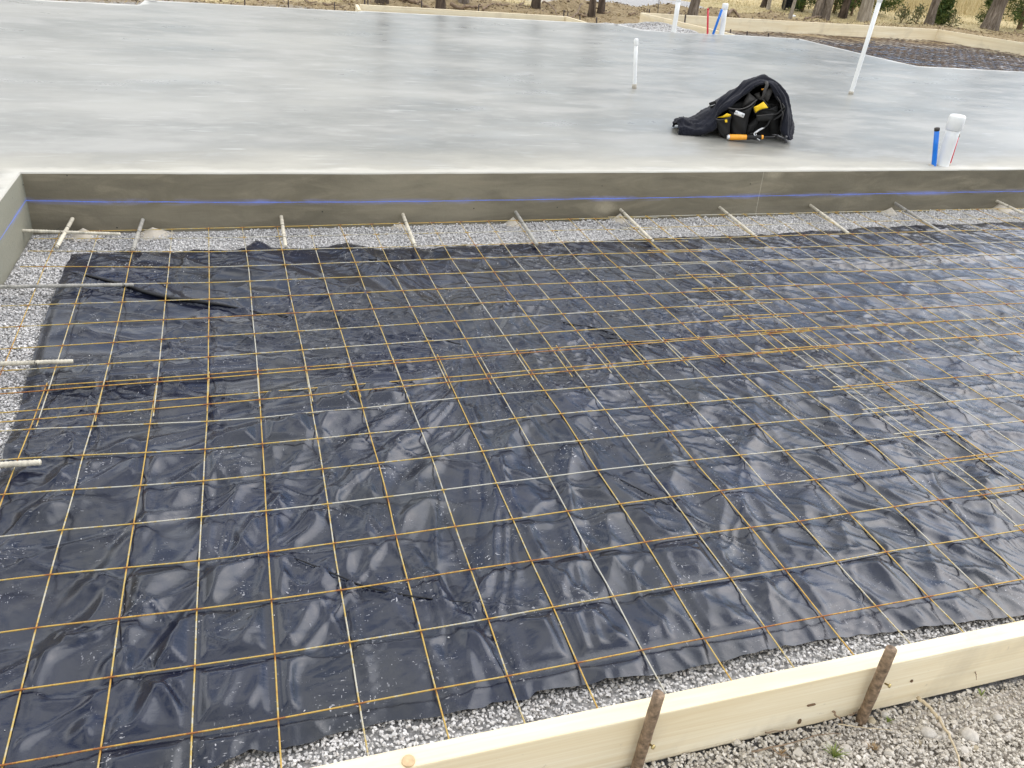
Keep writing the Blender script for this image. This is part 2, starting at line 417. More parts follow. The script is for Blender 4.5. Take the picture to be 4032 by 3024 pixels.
xs = np.unique(np.r_[np.linspace(-80, -8, 40), np.linspace(-8, 24, 330), np.linspace(24, 110, 60)])
ys = np.unique(np.r_[np.linspace(-25, 8, 60), np.linspace(8, 22, 200), np.linspace(22, 150, 110)])
GX, GY = np.meshgrid(xs, ys, indexing='ij')
GZ = hground(GX, GY)
gx, gy = GX.ravel(), GY.ravel()
nn = .5 * fbm(gx * 1.1, gy * 1.1, 4)
crest = crestf(gx)
pitB = (gy > 6.9) & (gx > 6.2)
grav = np.clip(1 - sstep(10.55, 11.2, gy - .02 * gx + .5 * nn) , 0, 1)
grav = np.maximum(grav, sstep(17.2, 18.2, gx + nn) * (1 - sstep(12.6, 13.6, gy - .1 * (gx - 17) + nn)))
dirt = 1 - sstep(-.25, .15, gy - crest + .5 * nn)
dirt = np.where(gx > 9.5, 1 - sstep(-.9, .3, gy - crest + .7 * nn), dirt)
road_lo = 13.6 + .05 * gx; road = sstep(0, .5, (gy - (12.2 + .42 * (gx - 6)) - .9)) * (1 - sstep(0, .5, gy - (18.3 - .66 * (gx - 7.2)))) * sstep(5.0, 6.5, gx)
road = road * (gy > crest + .1)
road = np.where((gx < 9.8) & (gx > 3), road, 0)
ground = mesh_np('ground', np.c_[gx, gy, GZ.ravel()], grid_faces(len(xs), len(ys)), MS['ground'], attrs={'mask': np.c_[grav, dirt, np.clip(road, 0, 1)]})
tag(ground, kind='structure')
def on_ground(px, py):
    z = 0.05
    for _ in range(12):
        q = onz(px, py, z); z = float(hground(q[0], q[1]))
    return np.array([q[0], q[1], z])

# gravel bed under the near bay (flat sheet just above the ground sheet)
bm = bmesh.new()
for (x0, x1, y0, y1) in ((-.45, 9.0, -.21, 2.98),):
    nx, ny = 60, 24
    vv = [[bm.verts.new((x0 + (x1 - x0) * i / nx, y0 + (y1 - y0) * j / ny, -.0385)) for j in range(ny + 1)] for i in range(nx + 1)]
    for i in range(nx):
        for j in range(ny): bm.faces.new((vv[i][j], vv[i + 1][j], vv[i + 1][j + 1], vv[i][j + 1]))
tag(from_bm('gravel_bed', bm, MS['bed']), kind='structure')
bm = bmesh.new()
prism_bm(bm, [(-3, -3.2), (9, -3.2), (9, -.255), (-3, -.255)], -.25, -.041)
tag(from_bm('outer_ground', bm, mat_gravel_bed((.66, .61, .54))), kind='structure')

# ------------------------------------------------------------------ concrete slab
SZ = .228
slab_out = [(-.45, -6), (-.45, 2.698), (7.0, 2.936), (14.6, 3.18), (14.6, 7.35), (9.62, 7.13), (8.02, 7.15), (7.89, 7.93), (7.77, 9.16), (6.7, 9.16),
            (5.96, 9.05), (5.36, 9.1), (5.24, 9.57), (4.73, 9.53), (1.83, 9.33), (1.79, 9.24), (-.49, 9.13), (-.505, 8.73), (-.53, 8.68), (-7, 8.2), (-7, -6)]
bm = bmesh.new()
el = bm.verts.layers.float.new('edge')
def subdiv_outline(o, step=.08):
    out = []
    for i, (x, y) in enumerate(o):
        x2, y2 = o[(i + 1) % len(o)]
        n = max(1, int(math.hypot(x2 - x, y2 - y) / step)) if (y > 2 or y2 > 2) and x > -1 else 1
        for k in range(n):
            t = k / n
            X = x + (x2 - x) * t; Y = y + (y2 - y) * t
            if 0 < k: Y += .0035 * float(perlin(X * 9, Y * 9 + 3))
            out.append((X, Y))
    return out
so = subdiv_outline(slab_out)
def top_y(x, y):
    if 2.6 < y < 3.3 and x > -.46: return y + float(np.interp(x, [-.45, .3, 1, 2.7, 5], [.057, .033, .012, .002, 0]))
    return y
vt = [bm.verts.new((x, top_y(x, y), SZ)) for x, y in so]
# eased arris
vi = [bm.verts.new((x, top_y(x, y), SZ - .006)) for x, y in so]
vb = [bm.verts.new((x, y, -.3)) for x, y in so]
ctr = so
# inset top verts slightly for the eased edge
n = len(so)
for i in range(n):
    a = Vector((*so[i - 1], 0)); b = Vector((*so[(i + 1) % n], 0)); t = (b - a).normalized(); nrm = Vector((t.y, -t.x, 0))
    vt[i].co += nrm * -.004 * (1 if True else 0)
f = bm.faces.new(vt); f.material_index = 0
for i in range(n):
    j = (i + 1) % n
    q = bm.faces.new((vi[i], vi[j], vt[j], vt[i])); q.material_index = 0
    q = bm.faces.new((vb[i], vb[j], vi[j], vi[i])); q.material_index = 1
for v in vt + vi: v[el] = 1.0
bmesh.ops.recalc_face_normals(bm, faces=bm.faces)
ri = bmesh.ops.inset_region(bm, faces=[f], thickness=.13, use_even_offset=True, use_boundary=True)
inner_v = set(f.verts)
for v in inner_v: v[el] = 0.0
for q in bm.faces:
    if all(abs(v.co.z - SZ) < .001 for v in q.verts): q.material_index = 0
bmesh.ops.triangulate(bm, faces=[f])
slab = from_bm('concrete_slab', bm, MS['slab'])
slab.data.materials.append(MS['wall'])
tag(slab, kind='structure')

# ------------------------------------------------------------------ black poly sheet
XL, XR = -.27, 7.4
def interp(xq, pts):
    p_ = np.array(pts); return np.interp(xq, p_[:, 0], p_[:, 1])
def y_top(x):
    return interp(x, [(-.27, 2.45), (0, 2.47), (.28, 2.46), (.41, 2.445), (.48, 2.5), (.54, 2.45), (.69, 2.47), (.91, 2.48), (.98, 2.44), (1.23, 2.415), (1.75, 2.43), (2.61, 2.47), (3.06, 2.48), (3.75, 2.55), (5.0, 2.60), (7.4, 2.72)]) + .008 * perlin(x * 9, x * 0 + 4)
def y_bot(x):
    return interp(x, [(-.3, -.085), (.3, -.085), (.36, -.07), (.41, -.05), (.45, -.062), (.49, -.06), (.54, -.05), (.67, -.04), (.74, -.052), (.85, -.055), (.87, -.045), (.9, -.05), (.94, -.062), (.96, -.048), (1.07, -.052), (1.24, -.062), (1.39, -.06), (1.55, -.052), (1.7, -.055), (1.85, -.065), (2.0, -.082), (2.2, -.092), (4, -.1), (7.4, -.1)]) + .003 * perlin(x * 22, x * 0)
def x_left(y): return interp(y, [(-.2, -.19), (.9, -.20), (1.3, -.215), (1.6, -.235), (1.8, -.245), (2.3, -.255), (2.6, -.255)]) + .004 * perlin(y * 8, y * 0 + 9)
S0 = .1524
def crease(x, y, pts, w, h, dbl=0.0):
    """raised fold following a polyline"""
    best = np.full(x.shape, 1e9); side = np.zeros(x.shape); tt = np.zeros(x.shape); L = 0
    seg = [(np.array(pts[i]), np.array(pts[i + 1])) for i in range(len(pts) - 1)]
    tot = sum(np.linalg.norm(b - a) for a, b in seg)
    for a, b in seg:
        d = b - a; l = np.linalg.norm(d); u = d / l
        t = np.clip(((x - a[0]) * u[0] + (y - a[1]) * u[1]), 0, l)
        dx = x - a[0] - u[0] * t; dy = y - a[1] - u[1] * t; dd = np.hypot(dx, dy)
        m_ = dd < best; best = np.where(m_, dd, best); side = np.where(m_, (dx * -u[1] + dy * u[0]), side); tt = np.where(m_, (L + t) / tot, tt); L += l
    env = np.clip(tt / .08, 0, 1) * np.clip((1 - tt) / .08, 0, 1) * (.7 + .5 * perlin(tt * 9, tt * 0 + h * 100))
    z = h * np.exp(-(best / w) ** 2) * env
    if dbl: z = z - .8 * h * np.exp(-((side - dbl) / (w * .7)) ** 2) * (best < 4 * w) * env
    return z
def P2(px, py): q = onz(px * 1.8228, py * 1.8228, -.012); return (q[0], q[1])
def poly_h(x, y):
    wx = x + .05 * fbm(x * 2.3, y * 2.3, 3); wy = y + .05 * fbm(x * 2.3 + 40, y * 2.3, 3)
    soft = .009 * fbm(wx * 3.2, wy * 3.2, 3)
    # long soft pleats: near bay they run with the long wires, towards the right they lean
    left = 1 - sstep(.9, 2.2, x)
    near = 1 - sstep(.7, 1.3, y)
    u1 = (wx * .93 - wy * .37); v1 = (wx * .37 + wy * .93)
    pl1 = np.abs(perlin(u1 * 5.2, v1 * 1.1 + 7)); pl1 = .014 * (1 - np.clip(pl1 * 2.6, 0, 1)) ** 1.6
    u2 = (wx * .80 + wy * .60); v2 = (-wx * .60 + wy * .80)
    pl2 = perlin(u2 * 7.5 + 30, v2 * 2.4); pl2 = .0075 * (1 - np.clip(np.abs(pl2) * 2.3, 0, 1)) ** 1.5
    pl2 = pl2 + .004 * ridge(perlin(u2 * 17 + 3, v2 * 5), .3)
    # fan of folds from one pulled point
    cx, cy = P2(1040, 775); dx = x - cx; dy = y - cy; r = np.hypot(dx, dy) + 1e-3; an = np.arctan2(dy, dx)
    fan = ridge(perlin(an * 5.5 + 50, r * 1.1), .34) * np.exp(-r / .75) * sstep(.03, .16, r)
    lf = 1 - sstep(1.0, 1.9, x)
    soft = .35 * soft + lf * .021 * fbm(an * 3.4 + 20, r * 1.0, 3) * sstep(.08, .45, r) + (1 - lf) * .010 * fbm(u2 * 4.2 + 9, v2 * 1.2, 3)
    soft = soft + lf * .010 * ridge(perlin(an * 4.3 + 71, r * .8), .12) * sstep(.1, .4, r) + (1 - lf) * .005 * ridge(perlin(u2 * 4.0 + 33, v2 * .8), .10)
    # fine crumple
    u3 = wx * .96 + wy * .25; v3 = -wx * .25 + wy * .96
    cr1 = ridge(perlin(u3 * 9 + 11, v3 * 27), .3) * .0062 + ridge(perlin(u3 * 23, v3 * 60 + 5), .3) * .0016
    crm = sstep(-.1, .35, perlin(x * 2.1 + 9, y * 2.1)) * (1 - .75 * near) 
    cr2 = .0016 * ridge(perlin(wx * 30, wy * 14), .25) * sstep(.1, .5, perlin(x * 3 + 70, y * 3))
    fan = fan * sstep(.2, -.5, np.cos(an - .9)) 
    rt = sstep(1.2, 3.2, x) * sstep(.6, 1.6, y)
    z = soft + pl1 * (.35 + .65 * left * near + .3 * near) + pl2 * (1 - .8 * left) * (1 - .45 * rt) + .006 * fan + cr1 * crm * (1 - .55 * rt) + cr2
    z = z + .0075 * ridge(perlin(u2 * 2.4 + 61, v2 * .9), .05) + .006 * ridge(perlin(u1 * 2.1 + 5, v1 * 1.0 + 31), .05) * (1 - sstep(1.5, 2.5, x))
    # pinched along the long wires
    i = x / S0; fi = i - np.round(i); wv = perlin(y * 4.5, np.round(i) * 3.7)
    z = z + .006 * np.exp(-((fi - .16 - .1 * wv) / .085) ** 2) * sstep(-.1, .4, perlin(y * 1.7 + 5, np.round(i) * 9.3)) 
    j = y / S0; fj = j - np.round(j)
    z = z + .005 * np.exp(-((fj + .13) / .08) ** 2) * sstep(0, .5, perlin(x * 5.2, np.round(j) * 5.1))
    # named folds
    for pts, w, h, d in CREASES: z = z + crease(x, y, pts, w, h, d)
    # keep the wires on top
    dw = np.minimum(np.abs(fi), np.abs(fj)) * S0
    cap = .014 + .7 * np.clip(dw - .012, 0, .03)
    z = z - .002
    z = np.where(z > cap - .004, cap - .004 + .004 * np.tanh((z - cap + .004) / .004), z)
    base = -.0175
    # edges settle on the stones
    e = np.minimum.reduce([(y - y_bot(x)), (y_top(x) - y), (x - x_left(y)) * 1.0])
    e = np.clip(e, 0, 1)
    z = base + z * (.55 + .45 * sstep(0, .12, e)) - .006 * (1 - sstep(0, .035, e))
    # lifted peak at the far edge
    px_, py_ = P2(560, 545)
    z = z + .028 * np.exp(-(((x - .49) / .055) ** 2 + ((y - 2.47) / .12) ** 2))
    return np.maximum(z, -.036)
CREASES = [
    ([P2(150, 590), P2(270, 622), P2(380, 650), P2(460, 662), P2(560, 674)], .011, .024, .018),
    ([P2(560, 674), P2(700, 690), P2(850, 722), P2(1000, 745)], .010, .013, .014),
    ([P2(598, 1198), P2(690, 1238), P2(800, 1278), P2(900, 1298), P2(1040, 1308), P2(1190, 1330)], .0075, .014, .011),
    ([P2(1300, 1022), P2(1420, 1085), P2(1530, 1142), P2(1640, 1190)], .008, .012, .010),
    ([P2(300, 1440), P2(370, 1520), P2(410, 1580), P2(440, 1640)], .010, .014, .016),
    ([P2(585, 1120), P2(590, 1300), P2(605, 1420), P2(612, 1560)], .022, .022, 0),
    ([P2(880, 1180), P2(960, 1290), P2(1040, 1400), P2(1110, 1510)], .018, .014, .028),
    ([P2(20, 1130), P2(180, 1075), P2(330, 1000), P2(470, 960), P2(650, 910), P2(900, 850)], .032, .026, 0),
    ([P2(0, 1070), P2(160, 1020), P2(300, 950)], .030, .022, 0),
    ([P2(990, 870), P2(1040, 950), P2(1100, 1080), P2(1140, 1180), P2(1200, 1290), P2(1260, 1420)], .022, .018, 0),
    ([P2(130, 1330), P2(260, 1180), P2(420, 1040), P2(600, 960), P2(860, 800)], .034, .022, 0),
    ([P2(330, 1480), P2(420, 1330), P2(520, 1200), P2(640, 1040), P2(930, 830)], .034, .020, 0),
    ([P2(640, 1150), P2(780, 1010), P2(900, 930), P2(990, 850)], .024, .018, 0),
    ([P2(180, 1620), P2(230, 1480), P2(300, 1330), P2(330, 1220)], .030, .020, 0),
    ([P2(700, 640), P2(760, 700), P2(840, 740), P2(1000, 770)], .016, .014, 0),
    ([P2(800, 690), P2(900, 720), P2(1010, 760)], .014, .011, 0),
    ([P2(1700, 565), P2(1850, 572), P2(2000, 565), P2(2212, 552)], .022, .018, .03),
    ([P2(1200, 690), P2(1290, 715), P2(1345, 728)], .006, .008, .01),
    ([P2(1300, 720), P2(1380, 745), P2(1440, 752)], .006, .008, .01),
    ([P2(360, 740), P2(420, 790), P2(450, 810)], .008, .010, 0),
    ([P2(120, 1360), P2(160, 1385), P2(200, 1375), P2(240, 1350)], .012, .012, 0),
    ([P2(1560, 770), P2(1640, 830), P2(1700, 880)], .014, .012, 0),
    ([P2(1130, 1180), P2(1240, 1280), P2(1360, 1420)], .016, .011, 0),
]
xa = np.unique(np.r_[np.arange(XL, 2.6, .0062), np.arange(2.6, 4.6, .012), np.arange(4.6, XR, .03)])
ta = np.unique(np.r_[0, np.linspace(0, 1, 400)])
A, T = np.meshgrid(xa, ta, indexing='ij')
Y = y_bot(A) * (1 - T) + y_top(A) * T
sx = (A - XL) / .35
X = np.where(sx < 1, x_left(Y) * (1 - sx) + (XL + .35) * sx, A)
Z = poly_h(X, Y)
F = grid_faces(len(xa), len(ta))
poly = mesh_np('vapour_barrier_sheet', np.c_[X.ravel(), Y.ravel(), Z.ravel()], F, MS['poly'])
MS['pleat'] = mat_simple('shaded_pleat_plastic', (.004, .0045, .006), .45, .2, 30, spec=.25)  # lapped folds, their shadow put in as a duller near-black
def pleat(pp, r_, n_=60):
    q = np.array([P2(*p_) for p_ in pp]); d = np.r_[0, np.cumsum(np.hypot(*np.diff(q, axis=0).T))]; t = np.linspace(0, d[-1], n_)
    x_ = np.interp(t, d, q[:, 0]) + .0015 * perlin(t * 3, t * 0 + pp[0][0]); y_ = np.interp(t, d, q[:, 1]) + .0015 * perlin(t * 3, t * 0 + 3 + pp[0][1])
    z_ = poly_h(x_, y_); z_ = np.convolve(np.pad(z_, 7, mode='edge'), np.ones(15) / 15, 'valid') + r_ * .35; u = t / d[-1]
    rr = r_ * (.12 + np.sin(np.pi * u) ** .7) * (1 + .18 * perlin(t * 8, t * 0 + 8))
    tube('pleat', np.c_[x_, y_, z_], rr, MS['pleat'], poly, 8, ell=(1, .6))
pleat([(148, 588), (210, 606), (270, 622), (330, 640), (380, 652), (460, 663), (562, 674)], .0085)
pleat([(440, 655), (520, 658), (590, 676), (640, 684)], .005)
pleat([(598, 1198), (690, 1238), (800, 1278), (900, 1298), (1040, 1308)], .0022)
pleat([(1300, 1022), (1420, 1085), (1530, 1142)], .0018)
pleat([(1195, 690), (1290, 715), (1345, 728)], .0022); pleat([(1290, 722), (1380, 745), (1440, 752)], .0024)
pleat([(900, 722), (960, 732), (1010, 745)], .0024)
pleat([(780, 558), (830, 566), (870, 578)], .003)
tag(poly, 'wrinkled black plastic vapour barrier spread on the gravel under the near wire mesh', 'plastic sheet')

# ------------------------------------------------------------------ welded wire mesh
def wire_part(pts, z, root, name, seed, crossings, rusty=0.0):
    """pts: grid-unit polyline"""
    p_ = np.array(pts, float) * S0
    d = np.r_[0, np.cumsum(np.hypot(*np.diff(p_, axis=0).T))]
    n = max(3, int(d[-1] / .014))
    t = np.linspace(0, d[-1], n)
    # smooth interpolation
    X_ = np.interp(t, d, p_[:, 0]); Y_ = np.interp(t, d, p_[:, 1])
    k = 9
    if n > 3 * k:
        ker = np.ones(k) / k
        for arr in (X_, Y_):
            pad = np.r_[2 * arr[0] - arr[k:0:-1], arr, 2 * arr[-1] - arr[-2:-k - 2:-1]]
            arr[:] = np.convolve(pad, ker, 'same')[k:-k]
    wob = .0011 * perlin(t * 3.1, np.full(n, seed * 1.7)); zz = z + .0016 * perlin(t * 2.3, np.full(n, seed * 3.3 + 5))
    if name == 'cross_wire': Y_ = Y_ + wob
    else: X_ = X_ + wob
    r_ = .0018
    V, Fq = tube_np(np.c_[X_, Y_, zz], r_, 6)
    # rust by distance to the weld points
    c = np.asarray(crossings) * S0
    s_ = X_ if name == 'cross_wire' else Y_
    dist = np.min(np.abs(s_[:, None] - c[None, :]), axis=1)
    rust = .31 + rusty + .13 * math.sin(seed * 12.9) + .55 * np.exp(-(dist / .011) ** 2) + .28 * perlin(t * 1.3, np.full(n, seed * 5.1))
    ru = np.r_[np.repeat(rust, 6), rust[:1], rust[-1:]]
    keep = Fq.copy()
    o = mesh_np(name, V, keep, MS['wire'], parent=root, attrs={'rust': ru})
    return o
def near_h(i, j):   # measured points of the near-left sheet (grid units)
    return None
MEAS = {}
def HH(j, i0, pts):
    for k_, (x, y) in enumerate(pts):
        q = onz(x, y, 0.0); MEAS[(i0 + k_, j)] = (q[0] / S0, q[1] / S0)
HH(0,0,[(7.6,3015),(396,2948),(754,2890),(1095.6,2833),(1415.8,2772.8),(1716.5,2717.7),(2002.5,2665.2),(2273.4,2611.4),(2531,2560.8),(2776,2515.6),(3014.3,2471.6),(3241,2429.5),(3454.5,2387.4),(3658.5,2350.5),(3852.7,2314)])
HH(1,0,[(81,2717),(436.7,2668),(768,2624),(1082,2578.5),(1377.8,2532.3),(1658.9,2484.8),(1923.4,2439.2),(2181,2393.7),(2420.3,2350.6),(2650,2310.8),(2880,2277),(3095,2243.5),(3296,2211),(3493.4,2172.3),(3677.9,2144.5),(3856,2116.6)])
HH(2,0,[(140.5,2474),(466,2438.6),(774.7,2402.5),(1068,2364.6),(1343,2325),(1607,2286),(1853.8,2245),(2094.3,2208.9),(2319,2174),(2543.7,2136),(2752,2105.6),(2961,2078.4),(3153.5,2053.8),(3347.7,2023.4),(3524.4,1997.5),(3703.8,1969.7),(3875,1950)])
HH(3,0,[(195,2264.6),(496,2236.7),(781.6,2209.5),(1055.7,2177.8),(1313,2143),(1559.5,2110),(1793.7,2076),(2021.5,2046.8),(2235.4,2014),(2444.3,1985.4),(2645,1958.2),(2842.8,1934),(3020.8,1912.7),(3210.5,1890),(3380,1868),(3548.4,1846.7)])
HH(4,0,[(243.7,2087),(525,2065.8),(792.4,2040.5),(1047.5,2015.8),(1291,1988),(1526.6,1960),(1746,1931.6),(1955,1904.4),(2162,1879),(2355.7,1853.8),(2546.8,1832.3),(2732.7,1813),(2917.2,1793),(3093.3,1775.5),(3260.3,1756),(3422,1736.6),(3574.3,1720.4)])
HH(5,-1,[(12.7,1950),(291,1929.7),(552,1914.6),(801,1896.8),(1042.4,1872),(1271,1847.5),(1491.8,1826),(1702,1803.2),(1902.5,1779.7),(2091,1754.4),(2281,1736.7),(2467.7,1718.4),(2641.8,1700.6),(2813.6,1688),(2980.7,1670),(3147,1654.4),(3305.6,1639.5),(3448,1626.6)])
HH(6,-1,[(68,1808),(324.7,1795),(571,1786),(805.7,1773.4),(1033.5,1749.4),(1252,1729),(1458,1708.9),(1657.6,1691),(1849.4,1670.9),(2031,1648),(2212.7,1631),(2385.4,1616.5),(2553,1603.8)])
HH(7,-1,[(115.8,1691.8),(359.5,1682),(590,1673),(812.7,1662),(1026.6,1646.8),(1232,1624.7),(1429.7,1608.9),(1616.5,1589.9),(1801.9,1569.6),(1976,1551.9),(2146,1539),(2315.8,1526.6),(2476,1512.7),(2629,1501.3)])
def A_pt(i, j):
    if (i, j) in MEAS: return MEAS[(i, j)]
    row = sorted(k for k in MEAS if k[1] == j)
    if row:
        e = row[0] if i < row[0][0] else row[-1]; q = MEAS[e]
        return (q[0] + (i - e[0]), q[1])
    if j == -1: q = A_pt(i, 0); return (q[0] + .01, q[1] - 1.0)
    q7 = A_pt(i, 7); q6 = A_pt(i, 6)
    yj = {8: np.interp(i, [-2, 2, 12, 17], [7.72, 7.75, 7.91, 7.95]), 9: np.interp(i, [-2, 2, 12, 17], [8.62, 8.65, 8.87, 8.9])}[j]
    sl = (q7[0] - A_pt(i, 4)[0]) / 3.0 if i > -1 else 0
    return (q7[0] + sl * (yj - q7[1]), yj)
SHEETS = {}
def sheet(label, pt, I, J, xl, xr, yb, yt, zoff, seed, rusty_h={}, rusty_v={}):
    root = empty('wire_mesh_sheet', (pt(I[0], J[0])[0] * S0, pt(I[0], J[0])[1] * S0, 0))
    tag(root, label, 'wire mesh', 'sheets of welded wire mesh over the plastic')
    for j in J:
        pts = [pt(i, j) for i in I]
        a, b = pts[0], pts[-1]
        pts = [(a[0] - xl, a[1] - (pts[1][1] - a[1]) * xl)] + pts + [(b[0] + xr, b[1] + (b[1] - pts[-2][1]) * xr)]
        wire_part(pts, .0022 + zoff, root, 'cross_wire', seed + j * 1.3, [pt(i, j)[0] for i in I], rusty_h.get(j, 0))
    for i in I:
        pts = [pt(i, j) for j in J]
        a, b = pts[0], pts[-1]
        pts = [(a[0] - (pts[1][0] - a[0]) * yb, a[1] - yb)] + pts + [(b[0] + (b[0] - pts[-2][0]) * yt, b[1] + yt)]
        wire_part(pts, -.0020 + zoff, root, 'long_wire', seed + 50 + i * 1.7, [pt(i, j)[1] for j in J], rusty_v.get(i, 0))
    return root
SHEET_A = sheet('near left sheet of wire mesh, its long edge close to the nearest pine board', A_pt, range(-2, 18), range(-1, 10), .6, .45, .15, .16, 0, 1,
      {0: .3, 1: .22, 2: .2, 3: .05, 4: -.1, 5: -.15, 6: -.1, 8: .1, 9: .2})
BY = {-2.6: [7.3, 8.33, 9.25, 10.2, 11.25, 12.38, 13.5, 14.72, 15.8, 16.69, 17.2],
      2: [7.37, 8.4, 9.32, 10.27, 11.25, 12.28, 13.3, 14.31, 15.42, 16.48, 17.29],
      14: [7.76, 8.7, 9.62, 10.55, 11.44, 12.4, 13.38, 14.45, 15.5, 16.55, 17.62], 17: [7.84, 8.76, 9.66, 10.52, 11.46, 12.42, 13.44, 14.42, 15.36, 16.5, 17.66]}
BX = {9.5: [-1.9, -.93, .05, 1.03, 2.0, 2.98, 3.97, 4.93, 5.87, 6.82, 7.74, 8.71, 9.64, 10.6, 11.56, 12.57, 13.57, 14.61, 15.6, 16.54],
      12.3: [-1.98, -1.0, 0, .95, 1.95, 2.93, 3.88, 4.83, 5.78, 6.73, 7.65, 8.6, 9.55, 10.5, 11.45, 12.44, 13.42, 14.44, 15.42, 16.4],
      14.6: [-2.05, -1.06, -.07, .91, 1.9, 2.9, 3.85, 4.78, 5.75, 6.68, 7.62, 8.52, 9.5, 10.4, 11.34, 12.3, 13.32, 14.34, 15.33, 16.35],
      17.3: [-2.1, -1.1, -.1, .82, 1.82, 2.77, 3.78, 4.71, 5.66, 6.64, 7.6, 8.56, 9.51, 10.48, 11.45, 12.42, 13.37, 14.32, 15.35, 16.38]}
def B_pt(i, j):
    ky = sorted(BY); y = float(np.interp(i, ky, [BY[k_][j] for k_ in ky]))
    kx = sorted(BX); x = float(np.interp(y, kx, [BX[k_][i + 2] for k_ in kx]))
    if y < 9.5: x += (BX[9.5][i + 2] - BX[12.3][i + 2]) / 2.8 * (9.5 - y) * .6
    return (x, y)
SHEET_B = sheet('far left sheet of wire mesh, reaching the stub bars in the brown concrete edge', B_pt, range(-2, 18), range(0, 11), .55, .35, .22, .12, .0085, 200,
      {0: .35, 1: .25, 2: .1, 3: .12, 4: .1, 5: .1})
def C_pt(n_, j):
    y0 = [.06, 1.05, 2.08, 3.09, 4.07, 5.04, 6.03, 7.0, 7.95, 8.82][j]; y = y0 - .014 * n_ * (1 if j < 9 else .3)
    return (16.25 + n_ - .053 * (y - 3), y)
sheet('near right sheet of wire mesh, lapped over the end of the near left one', C_pt, range(0, 16), range(0, 10), .5, .4, 1.05, .14, .0085, 400, {3: .2, 1: .3, 2: .2, 9: .25, 8: .2})
DY = ([7.86, 8.85, 9.74, 10.66, 11.54, 12.5, 13.46, 14.46, 15.42, 16.5, 17.62], [7.75, 8.68, 9.51, 10.32, 11.23, 12.03, 13.2, 14.3, 15.58, 16.83, 17.95], [22, 24, 25, 26, 27, 28, 29, 30, 31.3, 32.7, 33.9])
def D_pt(n_, j):
    x = 15.3 + n_ + .03 * math.sin(n_ * 1.3 + j * .4); y = float(np.interp(x, [15, DY[2][j]], [DY[0][j], DY[1][j]]))
    return (x, y)
sheet('far right sheet of wire mesh, the one with most square openings beside the pipes', D_pt, range(0, 24), range(0, 11), .5, .4, .2, .12, .0165, 600, {2: .2, 3: .3, 1: .1, 0: .3, 4: .25})

for root_, (px_1, py_1) in ((SHEET_A, (1911, 1413)), (SHEET_B, (2612, 1157)), (SHEET_B, (2726, 1098)), (SHEET_B, (3053, 1275)), (SHEET_A, (2790, 1390)), (SHEET_B, (720, 1345))):
    c = onz(px_1, py_1, .004); a0 = RNG.uniform(0, 6.28)
    t_ = np.linspace(0, 1, 34); rr_ = .011 * (1 - .5 * t_)
    V_ = [c + np.array([math.cos(a0 + 9 * t) * q, math.sin(a0 + 9 * t) * q, .005 * math.sin(14 * t) + .003]) for t, q in zip(t_, rr_)]
    V_ += [V_[-1] + np.array([.010 * k_ * math.cos(a0), .010 * k_ * math.sin(a0), .005 * k_]) for k_ in (1, 2, 3)]
    tube('tie_wire', V_, .0009, MS['tie'], root_, 5)

# ------------------------------------------------------------------ gravel stones (real stones)
def stone_variants(k=20):
    out = []
    for _ in range(k):
        bm = bmesh.new()
        pts = RNG.normal(size=(11, 3)); pts /= np.linalg.norm(pts, axis=1)[:, None]
        pts *= np.array([1, RNG.uniform(.62, .95), RNG.uniform(.42, .75)]) * RNG.uniform(.85, 1.1, (11, 1))
        for p_ in pts: bm.verts.new(p_)
        bmesh.ops.convex_hull(bm, input=bm.verts)
        bmesh.ops.delete(bm, geom=[v for v in bm.verts if not v.link_faces], context='VERTS')
        bmesh.ops.triangulate(bm, faces=bm.faces)
        bm.verts.ensure_lookup_table(); bm.verts.index_update()
        out.append((np.array([v.co[:] for v in bm.verts]), np.array([[v.index for v in f_.verts] for f_ in bm.faces])))
        bm.free()
    return out
SV = stone_variants()
def scatter_stones(name, xy, zc, size, mat, label, flat=.33):
    n_ = len(xy); var = RNG.integers(0, len(SV), n_)
    VV, FF, off = [], [], 0
    for k_ in range(len(SV)):
        idx = np.where(var == k_)[0]
        if not len(idx): continue
        v, f_ = SV[k_]
        a = RNG.uniform(0, 2 * np.pi, len(idx)); tx = RNG.normal(0, flat, len(idx)); ty = RNG.normal(0, flat, len(idx))
        ca, sa = np.cos(a), np.sin(a); z0 = np.zeros_like(a); o1 = np.ones_like(a)
        Rz = np.stack([np.stack([ca, -sa, z0], -1), np.stack([sa, ca, z0], -1), np.stack([z0, z0, o1], -1)], -2)
        Rx = np.stack([np.stack([o1, z0, z0], -1), np.stack([z0, np.cos(tx), -np.sin(tx)], -1), np.stack([z0, np.sin(tx), np.cos(tx)], -1)], -2)
        Ry = np.stack([np.stack([np.cos(ty), z0, np.sin(ty)], -1), np.stack([z0, o1, z0], -1), np.stack([-np.sin(ty), z0, np.cos(ty)], -1)], -2)
        Rm = Rx @ Ry @ Rz
        W_ = np.einsum('nij,vj->nvi', Rm, v) * size[idx][:, None, None] + np.c_[xy[idx], zc[idx]][:, None, :]
        VV.append(W_.reshape(-1, 3)); m_ = len(v)
        FF.append((f_[None] + (np.arange(len(idx)) * m_)[:, None, None] + off).reshape(-1, 3)); off += m_ * len(idx)
    o = mesh_np(name, np.concatenate(VV), np.concatenate(FF), mat, smooth=False)
    tag(o, label, 'gravel', kind='stuff'); return o
def rnd_in(n_, x0, x1, y0, y1, cond=None):
    q = np.c_[RNG.uniform(x0, x1, n_), RNG.uniform(y0, y1, n_)]
    return q[cond(q[:, 0], q[:, 1])] if cond is not None else q
def sizes(n_, a=.0026, b=.0082): return a + (b - a) * RNG.beta(1.5, 2.9, n_)
